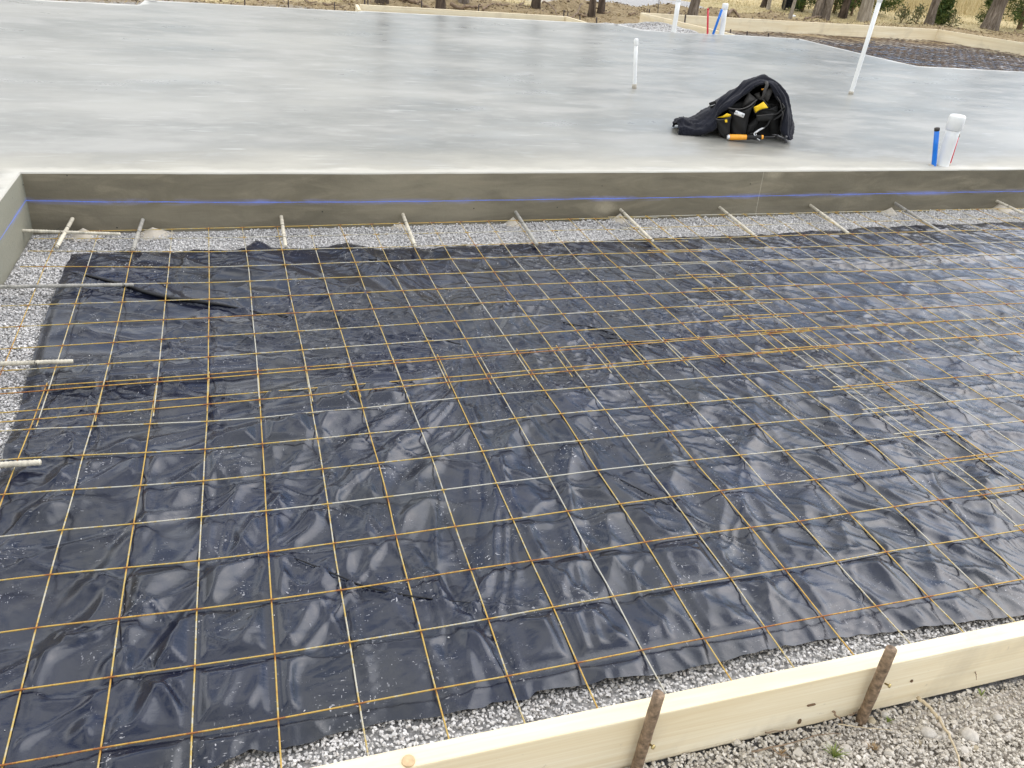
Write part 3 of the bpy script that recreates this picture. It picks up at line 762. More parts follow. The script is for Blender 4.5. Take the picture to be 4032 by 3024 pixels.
def out_poly(x, y): return (y < y_bot(x) + .03) | (y > y_top(x) - .04) | (x < x_left(y) + .03)
near_q = rnd_in(24000, -.44, 4.5, -.2, .0, out_poly)
far_q = rnd_in(80000, -.44, 6.4, 2.3, 2.93, lambda x, y: out_poly(x, y) & (y < 2.695 + .032 * x))
left_q = rnd_in(19000, -.44, -.15, -.1, 2.45, out_poly)
allq = np.r_[near_q, far_q, left_q]
sz = sizes(len(allq)); zc = -.038 + RNG.uniform(0, .011, len(allq)) + .004 * fbm(allq[:, 0] * 4, allq[:, 1] * 4, 2)
# heaped slightly against the concrete edge
dwall = 2.70 + .032 * allq[:, 0] - allq[:, 1]
zc += .004 * np.exp(-np.clip(dwall, 0, 9) / .05)
scatter_stones('gravel', allq, zc, sz, MS['stone'], 'pale grey crushed stone gravel showing around the black plastic')
oq = rnd_in(60000, .4, 3.0, -.8, -.236)
oz = -.043 + RNG.uniform(0, .012, len(oq)) + .012 * fbm(oq[:, 0] * 2.2, oq[:, 1] * 2.2, 3) + .03 * sstep(-.25, -.5, oq[:, 1])
og = sizes(len(oq), .0028, .0082) * np.where(RNG.random(len(oq)) < .012, 2.4, 1)
scatter_stones('outer_gravel', oq, oz, og, MS['stone_out'], 'dusty beige gravel outside the nearest pine board')
# loose stones kicked onto the plastic
lq = np.r_[rnd_in(110, -.2, 5.0, 1.9, 2.5), rnd_in(70, -.15, 2.4, 0, 2.0), rnd_in(26, -.05, .12, 2.3, 2.44)]
lz = poly_h(lq[:, 0], lq[:, 1]) + .0015
scatter_stones('loose_gravel', lq, lz, sizes(len(lq), .0012, .0042), MS['stone'], 'scattered white stone chips lying on top of the black plastic')
# pile beside the far pit
pq = rnd_in(14000, 4.8, 7.0, 9.1, 11.2, lambda x, y: (x < 6.38 + .2 * (11.2 - y) - .02) & ((x > 6.0) | (y > 9.1) & (x > 5.4) | (y > 9.6)))
scatter_stones('gravel_pile', pq, hground(pq[:, 0], pq[:, 1]) + .004, sizes(len(pq), .006, .015), MS['stone'], 'low heap of grey gravel against the far left pine board')

# ------------------------------------------------------------------ near form board and stakes
def board(name, a, b, z0, z1, th, label, side=1, bevel=.003, parent=None, group=None):
    a = np.array(a); b = np.array(b); d = b - a; L = np.hypot(*d); u = d / L; nrm = np.array([u[1], -u[0]]) * side
    c = (a + b) / 2 + nrm * th / 2
    bm = bmesh.new()
    box_bm(bm, (0, 0, 0), (L, th, z1 - z0), None, bevel, 2)
    me = bpy.data.meshes.new(name); bmesh.ops.recalc_face_normals(bm, faces=bm.faces); bm.to_mesh(me); bm.free()
    me.materials.append(MS['wood'])
    o = bpy.data.objects.new(name, me); COL.objects.link(o)
    o.location = (c[0], c[1], (z0 + z1) / 2); o.rotation_euler = (0, 0, math.atan2(u[1], u[0]))
    if parent: o.parent = parent
    elif label: tag(o, label, 'form board', group)
    return o
MS['knot_dark'] = mat_simple('bark_pocket', (.12, .07, .035), .8, .4, 120)
nb = board('form_board', (-1.6, -.197), (4.4, -.193), -.036, .110, .038, 'nearest pale pine form board, close to the lens, edging the gravel strip', 1, .0035)
# sawn round knot plug in the top edge of the near board
bm = bmesh.new()
bmesh.ops.create_cone(bm, cap_ends=True, segments=24, radius1=.0115, radius2=.011, depth=.003, matrix=Matrix.Translation((.666, -.222, .1112)))
kp = from_bm('knot', bm, mat_simple('knot_wood', (.5, .36, .2), .6, .2, 90), smooth=False)
kp.parent = nb; kp.matrix_parent_inverse = Matrix.Identity(4)
# knots and a bark pocket on the outer face
for kx, kz, ka, kb in ((1.475, .035, .010, .0035), (1.462, -.012, .0035, .010), (1.72, .04, .0025, .005)):
    bm = bmesh.new(); q = [(kx + ka * math.cos(t), kz + kb * math.sin(t) * (1 + .3 * math.cos(t * 2))) for t in np.linspace(0, 6.283, 14, endpoint=False)]
    f1 = [bm.verts.new((a_, -.2332, b_)) for a_, b_ in q]; f2 = [bm.verts.new((a_, -.2355, kz + (b_ - kz) * .85)) for a_, b_ in q]
    bm.faces.new(f2)
    for i_ in range(14): bm.faces.new((f1[i_], f1[(i_ + 1) % 14], f2[(i_ + 1) % 14], f2[i_]))
    k2 = from_bm('knot', bm, MS['knot_dark'], smooth=False); k2.parent = nb
    k2.matrix_basis = (Matrix.Translation(nb.location) @ nb.rotation_euler.to_matrix().to_4x4()).inverted()
kp.matrix_basis = (Matrix.Translation(nb.location) @ nb.rotation_euler.to_matrix().to_4x4()).inverted()
def stake(a, b, r, label, group, mat='stake', screw=None, name='form_stake', sides=14):
    a = np.array(a, float); b = np.array(b, float)
    n_ = 14; pts = [a + (b - a) * t for t in np.linspace(0, 1, n_)]
    root = empty(name, a)
    tag(root, label, 'stake', group)
    tube('shaft', pts, [r * (1 + .035 * math.sin(i * 1.9)) for i in range(n_)], MS[mat], root, sides)
    if screw is not None:
        d = (Vector(screw[1])).normalized()
        tube('screw', [Vector(screw[0]), Vector(screw[0]) + d * .008, Vector(screw[0]) + d * .0081, Vector(screw[0]) + d * .012], [.002, .002, .0048, .004], MS['screw'], root, 10)
    return root
MS['screw'] = mat_simple('brass_screw', (.5, .4, .18), .35, .1, 40, metal=.8)
G1 = 'round steel stakes along the nearest board'
stake((1.092, -.2480, -.12), (1.099, -.2505, .192), .0108, 'thick rusty round stake holding the nearest board, gravel and bare plastic corner behind it', G1, screw=((1.101, -.257, .065), (.5, -1, .1)))
stake((1.613, -.2480, -.12), (1.598, -.2505, .184), .0108, 'thick rusty round stake holding the nearest board beside the dry twigs', G1, screw=((1.613, -.257, .09), (.6, -1, .1)))

# ------------------------------------------------------------------ stub bars (dowels) in the concrete edge
def dowel(a, b, r, label, ties=(), ribbed=True, mt='dowel'):
    a = np.array(a, float); b = np.array(b, float); L = np.linalg.norm(b - a)
    n_ = int(L / .0035); t = np.linspace(0, 1, n_)
    rr = r * (1 + (.07 * np.sign(np.sin(t * L / .011 * 2 * np.pi)) if ribbed else .02 * np.sin(t * 60)))
    rr[-1] *= .86; rr[0] *= .9
    root = empty('stub_bar', a); tag(root, label, 'stub bar', 'stub bars sticking out of the concrete edge')
    tube('bar', [a + (b - a) * q for q in t], rr, MS[mt], root, 10)
    d = (b - a) / L; side = np.cross(d, [0, 0, 1])
    for q in ties:
        c = a + (b - a) * q
        ring = [c + (r + .0018) * (math.cos(w) * side + math.sin(w) * np.array([0, 0, 1])) + d * .004 * w / 6.28 for w in np.linspace(.2, 6.6, 18)]
        tail = [ring[-1] + side * .01 * k_ + np.array([0, 0, .006 * math.sin(k_ * 1.4)]) + d * .004 * k_ for k_ in range(1, 5)]
        tube('tie_wire', ring + tail, .0009, MS['tie'], root, 5)
    return root
def wy(x): return 2.698 + .032 * (x + .45)
DW = [(-.28, -.300, 2.43, 'stub bar nearest the inside corner, crossing another bar', (.35, .97)),
      (.0, -.010, 2.38, 'second stub bar out from the inside corner, ending at the plastic corner', (.45, .98)),
      (.6, .600, 2.385, 'stub bar beside the raised peak in the plastic edge', (.35, .75)),
      (1.18, 1.165, 2.345, 'pale stub bar between the plastic peak and the long grey one', (.3, .97)),
      (1.77, 1.742, 2.33, 'greyish stub bar lying low on the gravel beside the whitest one', (.4,)),
      (2.37, 2.350, 2.335, 'whitest stub bar, clean and straight', (.15, .98)),
      (2.99, 2.955, 2.36, 'stub bar just left of the hairline crack in the concrete face', (.3, .97)),
      (3.61, 3.545, 2.385, 'stub bar just right of the hairline crack in the concrete face', (.3,)),
      (4.24, 4.155, 2.35, 'dusty stub bar below the blue pipe', (.3, .6)),
      (5.06, 5.06, 2.65, 'last stub bar, at the photo edge beneath the pipes', (.5,))]
for x0, x1, y1, lb, ti in DW:
    dowel((x0, wy(x0) + .02, .022 + .012 * (x0 < 0)), (x1, y1, .013), .0082, lb, ti, ribbed=x0 < -1, mt='dowel_grey' if x0 in (.0, 1.77, 4.24) else 'dowel')
dowel((-.47, 2.60, .028), (-.072, 2.545, .024), .0068, 'ribbed stub bar from the short wall running close under the long wall', (.42,))
dowel((-.47, 2.035, .020), (.026, 2.02, .016), .0068, 'longest ribbed stub bar from the short wall, crossing the black fold', (.93,), mt='dowel_grey')
dowel((-.47, 1.450, .020), (-.094, 1.435, .016), .0072, 'ribbed stub bar from the short wall with a loop of tie wire', (.72,))
dowel((-.47, .905, .018), (-.09, .895, .014), .0082, 'closest ribbed stub bar from the short wall, thick looking and pale', (.6,))
for i, x0 in enumerate((-.24, .04, 1.16, 1.75, 2.36, 4.2, 5.1)):
    a = np.linspace(0, 2 * np.pi, 18, endpoint=False); rr = np.linspace(0, 1, 9)
    h0 = [.04, .035, .03, .04, .045, .04, .055][i]; w0 = [.07, .08, .05, .05, .055, .06, .09][i]
    Vv = []
    for r_ in rr:
        for w in a:
            k_ = 1 + .25 * float(perlin(math.cos(w) * 1.4 + i * 5, math.sin(w) * 1.4))
            Vv.append((x0 + r_ * w0 * k_ * math.cos(w), min(wy(x0) - .001, wy(x0) - .02 + r_ * w0 * k_ * math.sin(w) * .9), -.036 + h0 * (1 - r_) ** 1.3))
    mo = mesh_np('spilled_mortar', Vv, grid_faces(9, 18, closed_v=True), MS['mortar'], loc=(x0, wy(x0) - .02, -.036))
    tag(mo, 'small cone of spilled mortar under a stub bar at the foot of the long wall', 'mortar', 'mortar spills at the foot of the long wall')

# ------------------------------------------------------------------ pipes on the slab
def leanpt(px_b, px_t, z=SZ):
    a = onz(*px_b, z); return a, upright(*px_t, a)
def pipe(name, cat, label, a, b, r, mat, cap=None, group=None, collar=None, endcap=None):
    a = np.array(a, float); b = np.array(b, float); d = (b - a) / np.linalg.norm(b - a)
    root = empty(name, a); tag(root, label, cat, group)
    tube('pipe_body', [a - d * .03, a, (a + b) / 2, b - d * .002], r, MS[mat], root, 24)
    if cap:
        h = cap; rc = r * 1.17
        tube('pipe_cap', [b - d * h, b - d * (h - .002), b - d * .014, b - d * .006, b - d * .001, b + d * .001], [rc * .97, rc, rc, rc * .95, rc * .8, rc * .4], MS[mat], root, 24)
    if collar:
        tube('collar', [a - d * .002, a + d * collar, a + d * (collar + .004)], [r * 1.16, r * 1.12, r * 1.02], MS['mortar'], root, 20)
    if endcap:
        tube('end_clip', [b - d * .018, b - d * .001, b + d * .002], [r * 1.08, r * 1.08, r * .6], MS[endcap], root, 16)
    return root
a, b = leanpt((2497.5, 348), (2505, 152)); pipe('vent_pipe', 'pipe', 'short capped grey white pipe standing alone left of the bag', a, b, .0155, 'pvc', cap=.05, collar=.03)
a, b = leanpt((3349.7, 370), (3464, 2)); d = (b - a) / np.linalg.norm(b - a)
root = pipe('conduit', 'pipe', 'tall thin leaning white conduit right of the bag', a, b, .0185, 'pvc', collar=.02)
tube('coupling', [b - d * .012, b - d * .010, b + d * .045, b + d * .047], [.018, .0225, .0225, .018], MS['pvc'], root, 20)
tube('upper_pipe', [b + d * .047, b + d * .35], .0185, MS['pvc'], root, 20)
a, b = leanpt((3708, 650), (3773, 452)); pipe('drain_pipe', 'pipe', 'thick white capped pipe near the slab edge, blue tube on one side', a, b, .0405, 'pvc', cap=.088)
a, b = leanpt((3677, 652), (3690, 503)); pipe('water_tube', 'tube', 'blue water tube standing beside the thick white pipe near the slab edge', a, b, .0145, 'blue', endcap='tie')
a, b = leanpt((3733, 648), (3772, 531)); pipe('water_tube', 'tube', 'thin pink red tube half hidden behind the thick white pipe', a + np.array([.028, .02, 0]), b + np.array([.022, .02, 0]), .0095, 'red', endcap='stake')
for x_, y_, w_ in ((4.527, 2.95, .03), (4.64, 2.985, .06)):
    q = [(x_ + w_ * math.cos(t) * (1 + .2 * math.sin(3 * t)), y_ + .6 * w_ * math.sin(t)) for t in np.linspace(0, 2 * math.pi, 18, endpoint=False)]
    bm = bmesh.new(); prism_bm(bm, q, SZ - .002, SZ + .006)
    tag(from_bm('mortar_ring', bm, MS['mortar']), 'rough ring of mortar where pipes leave the slab near its edge', 'mortar', 'mortar rings around the pipes')
a, b = leanpt((2652, 127), (2673, -8)); pipe('drain_pipe', 'pipe', 'tall white pipe in front of the gravel heap at the back of the slab', a, b, .030, 'pvc', cap=.04)
a, b = leanpt((2841, 136), (2857, 13)); pipe('drain_pipe', 'pipe', 'white capped pipe beside the blue tube at the back of the slab', a, b, .034, 'pvc', cap=.07)
a, b = leanpt((2786, 133), (2788, 33)); pipe('water_tube', 'tube', 'upright red tube at the back of the slab', a, b, .0125, 'red', endcap='red')
a, b = leanpt((2808, 134), (2839, 35)); pipe('water_tube', 'tube', 'leaning blue tube at the back of the slab touching a white pipe', a, b + np.array([-.02, -.06, 0]), .016, 'blue')

# ------------------------------------------------------------------ far form boards, pit, stakes
FB = 'pine form boards behind the slab'
def far_board(p0, p1, zt, h, label, side=1, th=.038, ext0=0, ext1=0):
    a = onz(*p0, zt)[:2]; b = onz(*p1, zt)[:2]; d = (b - a) / np.linalg.norm(b - a)
    return board('form_board', a - d * ext0, b + d * ext1, zt - h, zt, th, label, side, .004, group=FB)
board('form_board', (1.90, 9.95), (4.66, 10.06), -.03, .232, .038, 'long pine board across the small porch recess, spotted with knots', -1, .004, group=FB)
board('form_board', (4.66, 10.10), (4.74, 9.54), -.03, .232, .038, 'short pine return board closing the porch recess beside the dirt bank', -1, .004, group=FB)
board('form_board', (1.84, 9.36), (1.88, 9.95), -.03, .232, .038, 'short pine return board with two dark stakes before it', -1, .004, group=FB)
cA = np.array([6.36, 11.25]); cB = np.array([12.52, 11.80]); cC = cB + (np.array([13.11, 10.43]) - cB) * 3.2
board('form_board', cA, cB, -.03, .232, .038, 'longest far pine board along the back of the large dark bay', -1, .004, group=FB)
board('form_board', (6.765, 9.17), cA, -.03, .232, .038, 'slanting pine board between the gravel heap and the large dark bay', -1, .004, group=FB)
board('form_board', cC, cB, -.03, .232, .038, 'bright yellow pine board closing the large dark bay at the photo edge', 1, .004, group=FB)
# far bay: poly and mesh
pit = [(6.80, 9.18), (7.775, 9.18), (7.90, 7.945), (8.03, 7.17), (9.62, 7.15), (14.4, 7.36), (14.2, 7.9), (12.5, 11.76), (6.40, 11.24)]
def in_poly(x, y, P_):
    r = np.zeros(x.shape, bool); j = len(P_) - 1
    for i in range(len(P_)):
        xi, yi = P_[i]; xj, yj = P_[j]
        r ^= ((yi > y) != (yj > y)) & (x < (xj - xi) * (y - yi) / (yj - yi + 1e-12) + xi); j = i
    return r
px_ = np.arange(6.4, 14.5, .04); py_ = np.arange(7.1, 11.9, .04)
PX, PY = np.meshgrid(px_, py_, indexing='ij')
PZ = .022 * fbm(PX * 1.6, PY * 1.6, 3) + .035 * ridge(perlin(PX * 2.2 + PY, PY * 3.1), .3) + .02 * ridge(perlin(PX * 5, PY * 6 + 3), .3) - .01
ff = grid_faces(len(px_), len(py_)); cx_ = PX.ravel()[ff].mean(1); cy_ = PY.ravel()[ff].mean(1)
ff = ff[in_poly(cx_, cy_, pit)]
used = np.unique(ff); remap = -np.ones(PX.size, int); remap[used] = np.arange(len(used))
bay = mesh_np('vapour_barrier_sheet', np.c_[PX.ravel(), PY.ravel(), PZ.ravel()][used], remap[ff], MS['poly'])
tag(bay, 'dark crumpled plastic filling the far bay behind the slab', 'plastic sheet')
root = empty('wire_mesh_sheet', (6.8, 9.2, .03)); tag(root, 'distant brown wire mesh over the dark plastic of the far bay', 'wire mesh', 'sheets of welded wire mesh over the plastic')
def clip_line(p0, p1):
    t = np.linspace(0, 1, 400); q = np.outer(1 - t, p0) + np.outer(t, p1); m_ = in_poly(q[:, 0], q[:, 1], pit)
    if m_.sum() < 8: return None
    i_ = np.where(m_)[0]; return q[i_[0]], q[i_[-1]]
cnt = 0
for k_ in range(60):
    for nm in ('cross_wire', 'long_wire'):
        if nm == 'cross_wire': yy = 7.15 + k_ * .1524; r2 = clip_line(np.array([6.0, yy - .1]), np.array([15, yy + .3])) if yy < 12 else None
        else: xx = 6.5 + k_ * .1524; r2 = clip_line(np.array([xx + .15, 7.0]), np.array([xx - .15, 12.2])) if xx < 14.6 else None
        if r2 is None: continue
        p0, p1 = r2; n_ = max(4, int(np.linalg.norm(p1 - p0) / .12)); t = np.linspace(0, 1, n_)
        q = np.outer(1 - t, p0) + np.outer(t, p1); z_ = .05 + .02 * perlin(q[:, 0] * 2, q[:, 1] * 2) + (.004 if nm == 'cross_wire' else 0)
        V, Fq = tube_np(np.c_[q, z_], .0036, 5)
        mesh_np(nm, V, Fq, MS['wire_far'], parent=root)
def px_stake(base, top, r, label, z=None, name='form_stake', group='thin stakes behind the slab', mat='dark_steel'):
    a = onz(*base, z) if z is not None else on_ground(*base)
    b = upright(*top, a); a2 = a.copy(); a2[2] -= .06
    return stake(a2, b, r, label, group, mat, name=name, sides=8)
PS = [((1434.8, 42), (1436, -14), .011, 'darker of the two stakes before the porch recess corner', .15),
      ((1449.4, 43), (1448, -14), .009, 'thinner of the two stakes before the porch recess corner', .15),
      ((1660, 30), (1660, 0), .009, 'thin stake poking up midway behind the porch recess board', None),
      ((1885, 41), (1885, 18), .008, 'small stake behind the porch board between two trunks', None),
      ((2220, 66), (2221, 40), .011, 'stake behind the porch recess corner beside the dirt bank', None),
      ((2236, 68), (2236, 49), .009, 'short stake just past the porch recess corner', None),
      ((2284, 82), (2284, 63), .010, 'short dark stake on the grey gravel near the porch return board', .12),
      ((2349.6, 91), (2349.6, 68), .011, 'dark stake alone on the grey gravel behind the slab', .12),
      ((2549, 51), (2549, 34), .009, 'first of two stakes behind the gravel heap', None),
      ((2557, 70), (2557, 36), .012, 'taller stake before the corner of the far bay boards', .08),
      ((2627, 88.6), (2628, 57), .012, 'stake against the slanting board left of the tall white pipe', .05),
      ((2694, 112), (2700, 56), .013, 'stake against the slanting board right of the tall white pipe', .05),
      ((2592.6, 46), (2596, -5), .006, 'very thin tall rod behind the gravel heap', None),
      ((2792, 112), (2792, 90), .010, 'stub stake in the far bay behind the red tube', .03),
      ((2964, 77), (2964, 69), .010, 'small stub just behind the longest far board near the bush', None),
      ((3043, 80), (3043, 72), .010, 'small stub behind the longest far board near the thin trunk', None),
      ((2877, 137), (2877, 115), .010, 'first steel stub along the back slab edge from the white pipe', .20),
      ((2943, 139), (2943, 123), .010, 'second steel stub along the back slab edge from the white pipe', .20),
      ((3027, 142), (3027, 130), .010, 'third steel stub along the back slab edge from the white pipe', .20),
      ((963, 18), (963, -8), .008, 'thin stake in the leaf litter behind the slab, one of two far left', .1),
      ((1135, 26), (1135, -8), .008, 'darker thin stake in the leaf litter behind the slab', .1),
      ((1317, 36), (1317, 8), .007, 'pale short stake in the leaf litter before the porch recess', .1)]
for base, top_, r, lb, z in PS: px_stake(base, top_, r, lb, z)

#@@LATE@@
# ------------------------------------------------------------------ tool pile on the slab
FWD = np.array([.3339, .9426, 0.0])
BO = onz(2600 + 1200 / 3.687, 260 + 1078 / 3.687, SZ)
def B(cx, cy, dep=0.0):
    return upright(2600 + cx / 3.687, 260 + cy / 3.687, BO + FWD * dep)
def mat_fabric(name, col, sc=350, rough=.95, sheen=.0):
    s = NT(name); n = s.noise(sc, 3, .7); m_ = s.noise(14, 4, .6)
    c = s.ramp(m_, [(.3, tuple(x * .7 for x in col)), (.7, tuple(x * 1.35 for x in col))])
    c = s.mix(s.ramp(n, [(.55, 0.), (.75, .35)]), c, tuple(min(1, x * 2.4 + .01) for x in col))
    s.bump(n, .5, .0015)
    if sheen: s.b.inputs['Sheen Weight'].default_value = sheen
    return s.done(c, rough, spec=.25)
MS['fleece'] = mat_fabric('navy_fleece', (.009, .010, .016), 260, .95, .06)
MS['nylon'] = mat_fabric('black_nylon', (.014, .014, .014), 500, .65)
MS['nylon_grey'] = mat_fabric('worn_nylon', (.06, .057, .055), 400, .65)
MS['yellow'] = mat_simple('yellow_lining', (.85, .55, .01), .5, .1, 60)
MS['orange'] = mat_simple('orange_grip', (.85, .36, .03), .4, .08, 60)
MS['silver'] = mat_simple('brushed_plate', (.62, .63, .64), .35, .08, 90, metal=.4)
MS['chrome'] = mat_simple('bare_steel', (.6, .6, .6), .25, .05, 60, metal=.9)
MS['blacksteel'] = mat_simple('black_steel', (.03, .03, .032), .4, .2, 80, metal=.6)
GB = 'tools and clothes heaped on the slab'
def catmull(P_, n):
    P_ = np.array(P_, float); m_ = len(P_)
    Q = np.r_[2 * P_[:1] - P_[1:2], P_, 2 * P_[-1:] - P_[-2:-1]]
    t = np.linspace(0, m_ - 1 - 1e-9, n); i = t.astype(int); u = (t - i)[:, None]
    a, b, c, d = Q[i], Q[i + 1], Q[i + 2], Q[i + 3]
    return .5 * (2 * b + (c - a) * u + (2 * a - 5 * b + 4 * c - d) * u ** 2 + (3 * b - a - 3 * c + d) * u ** 3)
outer = [(245, 830, .03), (300, 752, .08), (420, 775, .10), (520, 748, .12), (640, 680, .12), (760, 610, .13), (850, 500, .14), (940, 440, .15), (1060, 355, .16), (1160, 295, .17), (1260, 225, .17), (1360, 172, .18), (1460, 152, .18), (1560, 195, .18), (1670, 262, .18), (1765, 345, .18), (1825, 430, .18), (1860, 560, .17), (1890, 720, .16), (1915, 860, .14), (1900, 980, .12), (1885, 1050, .10)]
inner = [(262, 985, -.01), (340, 992, -.02), (440, 995, -.02), (560, 992, -.02), (680, 965, -.01), (770, 905, .0), (800, 800, .01), (815, 720, .015), (900, 640, .02), (1000, 575, .03), (1110, 490, .04), (1215, 400, .05), (1320, 315, .06), (1430, 255, .07), (1530, 225, .07), (1610, 280, .07), (1680, 380, .07), (1750, 490, .06), (1800, 600, .05), (1790, 780, .04), (1775, 950, .03), (1860, 1062, .02)]
NT_ = 170
oc = catmull(outer, NT_); ic = catmull(inner, NT_); tt = np.linspace(0, 1, NT_)
rows = []
for k_ in range(NT_):
    o_ = B(*oc[k_]); i_ = B(*ic[k_])
    back_d = oc[k_][2] + .10 + .16 * math.sin(min(1, max(0, (tt[k_] - .12) / .88)) * math.pi)
    bk = o_ + FWD * (back_d - oc[k_][2]); gb = bk.copy() + FWD * .03; gb[2] = SZ + .006; bk[2] = SZ + (bk[2] - SZ) * .62
    rim = i_ + FWD * .05; rim[2] = max(SZ + .004, rim[2] - .004)
    mid1 = i_ * .7 + o_ * .3 - FWD * .035; mid2 = i_ * .35 + o_ * .65 - FWD * .030
    i2 = i_.copy(); i2[2] = max(i2[2], SZ + .005)
    mid1[2] = max(mid1[2], SZ + .02)
    prof = catmull([rim, i2, mid1, mid2, o_, bk, gb], 64)
    rows.append(prof)
JV = np.array(rows)
du = np.gradient(JV, axis=0); dv = np.gradient(JV, axis=1); nrm = np.cross(du, dv); nrm /= np.linalg.norm(nrm, axis=2)[..., None] + 1e-9
if nrm[85, 20] @ (-FWD) < 0: nrm = -nrm
tt2, ss2 = np.meshgrid(tt, np.linspace(0, 1, 64), indexing='ij')
fold = .011 * ridge(perlin(ss2 * 4.6 + .8 * np.sin(tt2 * 7), tt2 * 2.6 + 3), .4) + .006 * perlin(ss2 * 11, tt2 * 12) + .006 * ridge(perlin(ss2 * 5 + tt2 * 22, tt2 * 20 + 9), .25) * (1 - sstep(.1, .4, tt2))
fold = fold + .0015 * fbm(ss2 * 30, tt2 * 70, 2)
JV = JV + nrm * (fold * sstep(0, .1, ss2))[..., None]
JV[..., 2] = np.maximum(JV[..., 2], SZ + .003)
jk = mesh_np('jacket', JV.reshape(-1, 3), grid_faces(NT_, 64), MS['fleece'])
tag(jk, 'dark navy fleece jacket draped over the tool pouches on the slab', 'jacket', GB)
sm = jk.modifiers.new('thick', 'SOLIDIFY'); sm.thickness = .008; sm.offset = 0

bag = empty('tool_belt', B(1300, 1060, .05)); tag(bag, 'black tool belt with yellow lined pouches heaped under the navy jacket', 'tool belt', GB)
def pouch(name, levels, mat, df, db, parent, n=36, thick=.004, lean=.0, sq=2.6, sag=0):
    """levels bottom to top: (left x, left y, right x, right y) in the picture of the pile"""
    L = catmull([list(l) for l in levels], 14 if len(levels) > 2 else 6); loops = []
    for q_, l in enumerate(L):
        f_ = q_ / (len(L) - 1)
        a = B(l[0], l[1], (df + db) / 2 + lean * f_); b = B(l[2], l[3], (df + db) / 2 + lean * f_); c = (a + b) / 2; h = (b - a) / 2
        hd = FWD * (db - df) / 2 * (.75 + .25 * f_)
        w = np.linspace(0, 2 * np.pi, n, endpoint=False)
        cx = np.sign(np.cos(w)) * np.abs(np.cos(w)) ** (2 / sq); sy = np.sign(np.sin(w)) * np.abs(np.sin(w)) ** (2 / sq)
        lp = c + cx[:, None] * h + sy[:, None] * hd
        lp[:, 2] += (.0025 * np.sin(3 * w + q_ * .8)) - sag * f_ ** 3 * np.clip(-np.sin(w), 0, 1)
        lp += (FWD * .003)[None] * np.sin(5 * w + q_)[:, None]
        lp[:, 2] = np.maximum(lp[:, 2], SZ + .003); loops.append(lp)
    V = np.array(loops).reshape(-1, 3); F_ = grid_faces(len(L), n, closed_v=True)
    c0 = len(V); V = np.r_[V, loops[0].mean(0)[None]]
    i = np.arange(n); F_ = np.r_[F_, np.c_[i, (i + 1) % n, np.full(n, c0), np.full(n, c0)]]
    bm = bmesh.new(); vv = [bm.verts.new(v) for v in V]
    for f_ in F_:
        ids = list(dict.fromkeys(f_.tolist()))
        try: bm.faces.new([vv[k_] for k_ in ids])
        except ValueError: pass
    o = from_bm(name, bm, MS[mat], parent, True)
    s_ = o.modifiers.new('thick', 'SOLIDIFY'); s_.thickness = thick; s_.offset = -1
    return o
def flap(name, pts, mat, dep, parent, th=.006, bend=.01):
    """stitched panel with a rounded outline and real thickness"""
    P_ = np.array(pts, float); c = P_.mean(0)
    bm = bmesh.new(); ring = []; ns = 6
    dense = []
    for k_ in range(len(P_)):
        a, b = P_[k_], P_[(k_ + 1) % len(P_)]
        for t in np.linspace(.06, .94, ns): dense.append(a * (1 - t) + b * t)
    dense = np.array(dense); R_ = [1.0, .97, .6, .3, 0]
    f_l, b_l = [], []
    for r_ in R_[:-1]:
        q = c + (dense - c) * r_; bul = bend * (1 - r_ ** 2)
        f_l.append([bm.verts.new(B(x, y, dep - bul - (th if r_ < .99 else th * .4))) for x, y in q]); b_l.append([bm.verts.new(B(x, y, dep - bul)) for x, y in q])
    fc = bm.verts.new(B(*c, dep - bend - th)); bc = bm.verts.new(B(*c, dep - bend)); m_ = len(dense)
    for k_ in range(len(R_) - 2):
        for i in range(m_):
            j = (i + 1) % m_
            bm.faces.new((f_l[k_][i], f_l[k_][j], f_l[k_ + 1][j], f_l[k_ + 1][i])); bm.faces.new((b_l[k_][j], b_l[k_][i], b_l[k_ + 1][i], b_l[k_ + 1][j]))
    for i in range(m_):
        j = (i + 1) % m_
        bm.faces.new((f_l[-1][i], f_l[-1][j], fc)); bm.faces.new((b_l[-1][j], b_l[-1][i], bc)); bm.faces.new((b_l[0][i], b_l[0][j], f_l[0][j], f_l[0][i]))
    return from_bm(name, bm, MS[mat], parent, True)
def strap(name, pts, mat, r, parent, ell=(1, .3), n=30):
    q = catmull([list(B(*p_)) for p_ in pts], n)
    return tube(name, q, r, MS[mat], parent, 10, ell=ell)
p1 = pouch('small_pouch', [(872, 1000, 985, 1045), (838, 950, 1000, 1005), (812, 840, 1012, 850), (802, 752, 1030, 722)], 'nylon', -.02, .06, bag, sag=.012)
flap('yellow_lining', [(815, 748), (900, 730), (965, 684), (1030, 706), (1012, 735), (930, 750)], 'yellow', .012, p1, .003, .004)
flap('yellow_tag', [(935, 778), (970, 775), (973, 818), (942, 820)], 'yellow', -.034, p1, .002, .001)
strap('binding', [(802, 768, -.028), (860, 780, -.034), (940, 770, -.034), (1028, 735, -.026)], 'nylon_grey', .004, p1, (1, .5))
p2 = pouch('large_pouch', [(1015, 1000, 1225, 1000), (1000, 880, 1255, 890), (1012, 740, 1290, 700), (975, 606, 1385, 500)], 'nylon', .0, .12, bag, sag=.03)
strap('binding', [(976, 602, .02), (1060, 622, -.01), (1180, 622, -.014), (1290, 580, -.006), (1350, 530, .02), (1400, 490, .04)], 'nylon_grey', .0065, p2, (1, .5))
cp = flap('clip_plate', [(1098, 640), (1230, 694), (1206, 756), (1068, 700)], 'silver', -.022, p2, .003, .002)
for q in ((1094, 673), (1200, 722)):
    tube('rivet', [B(*q, -.024), B(*q, -.030)], .0028, MS['blacksteel'], cp, 12)
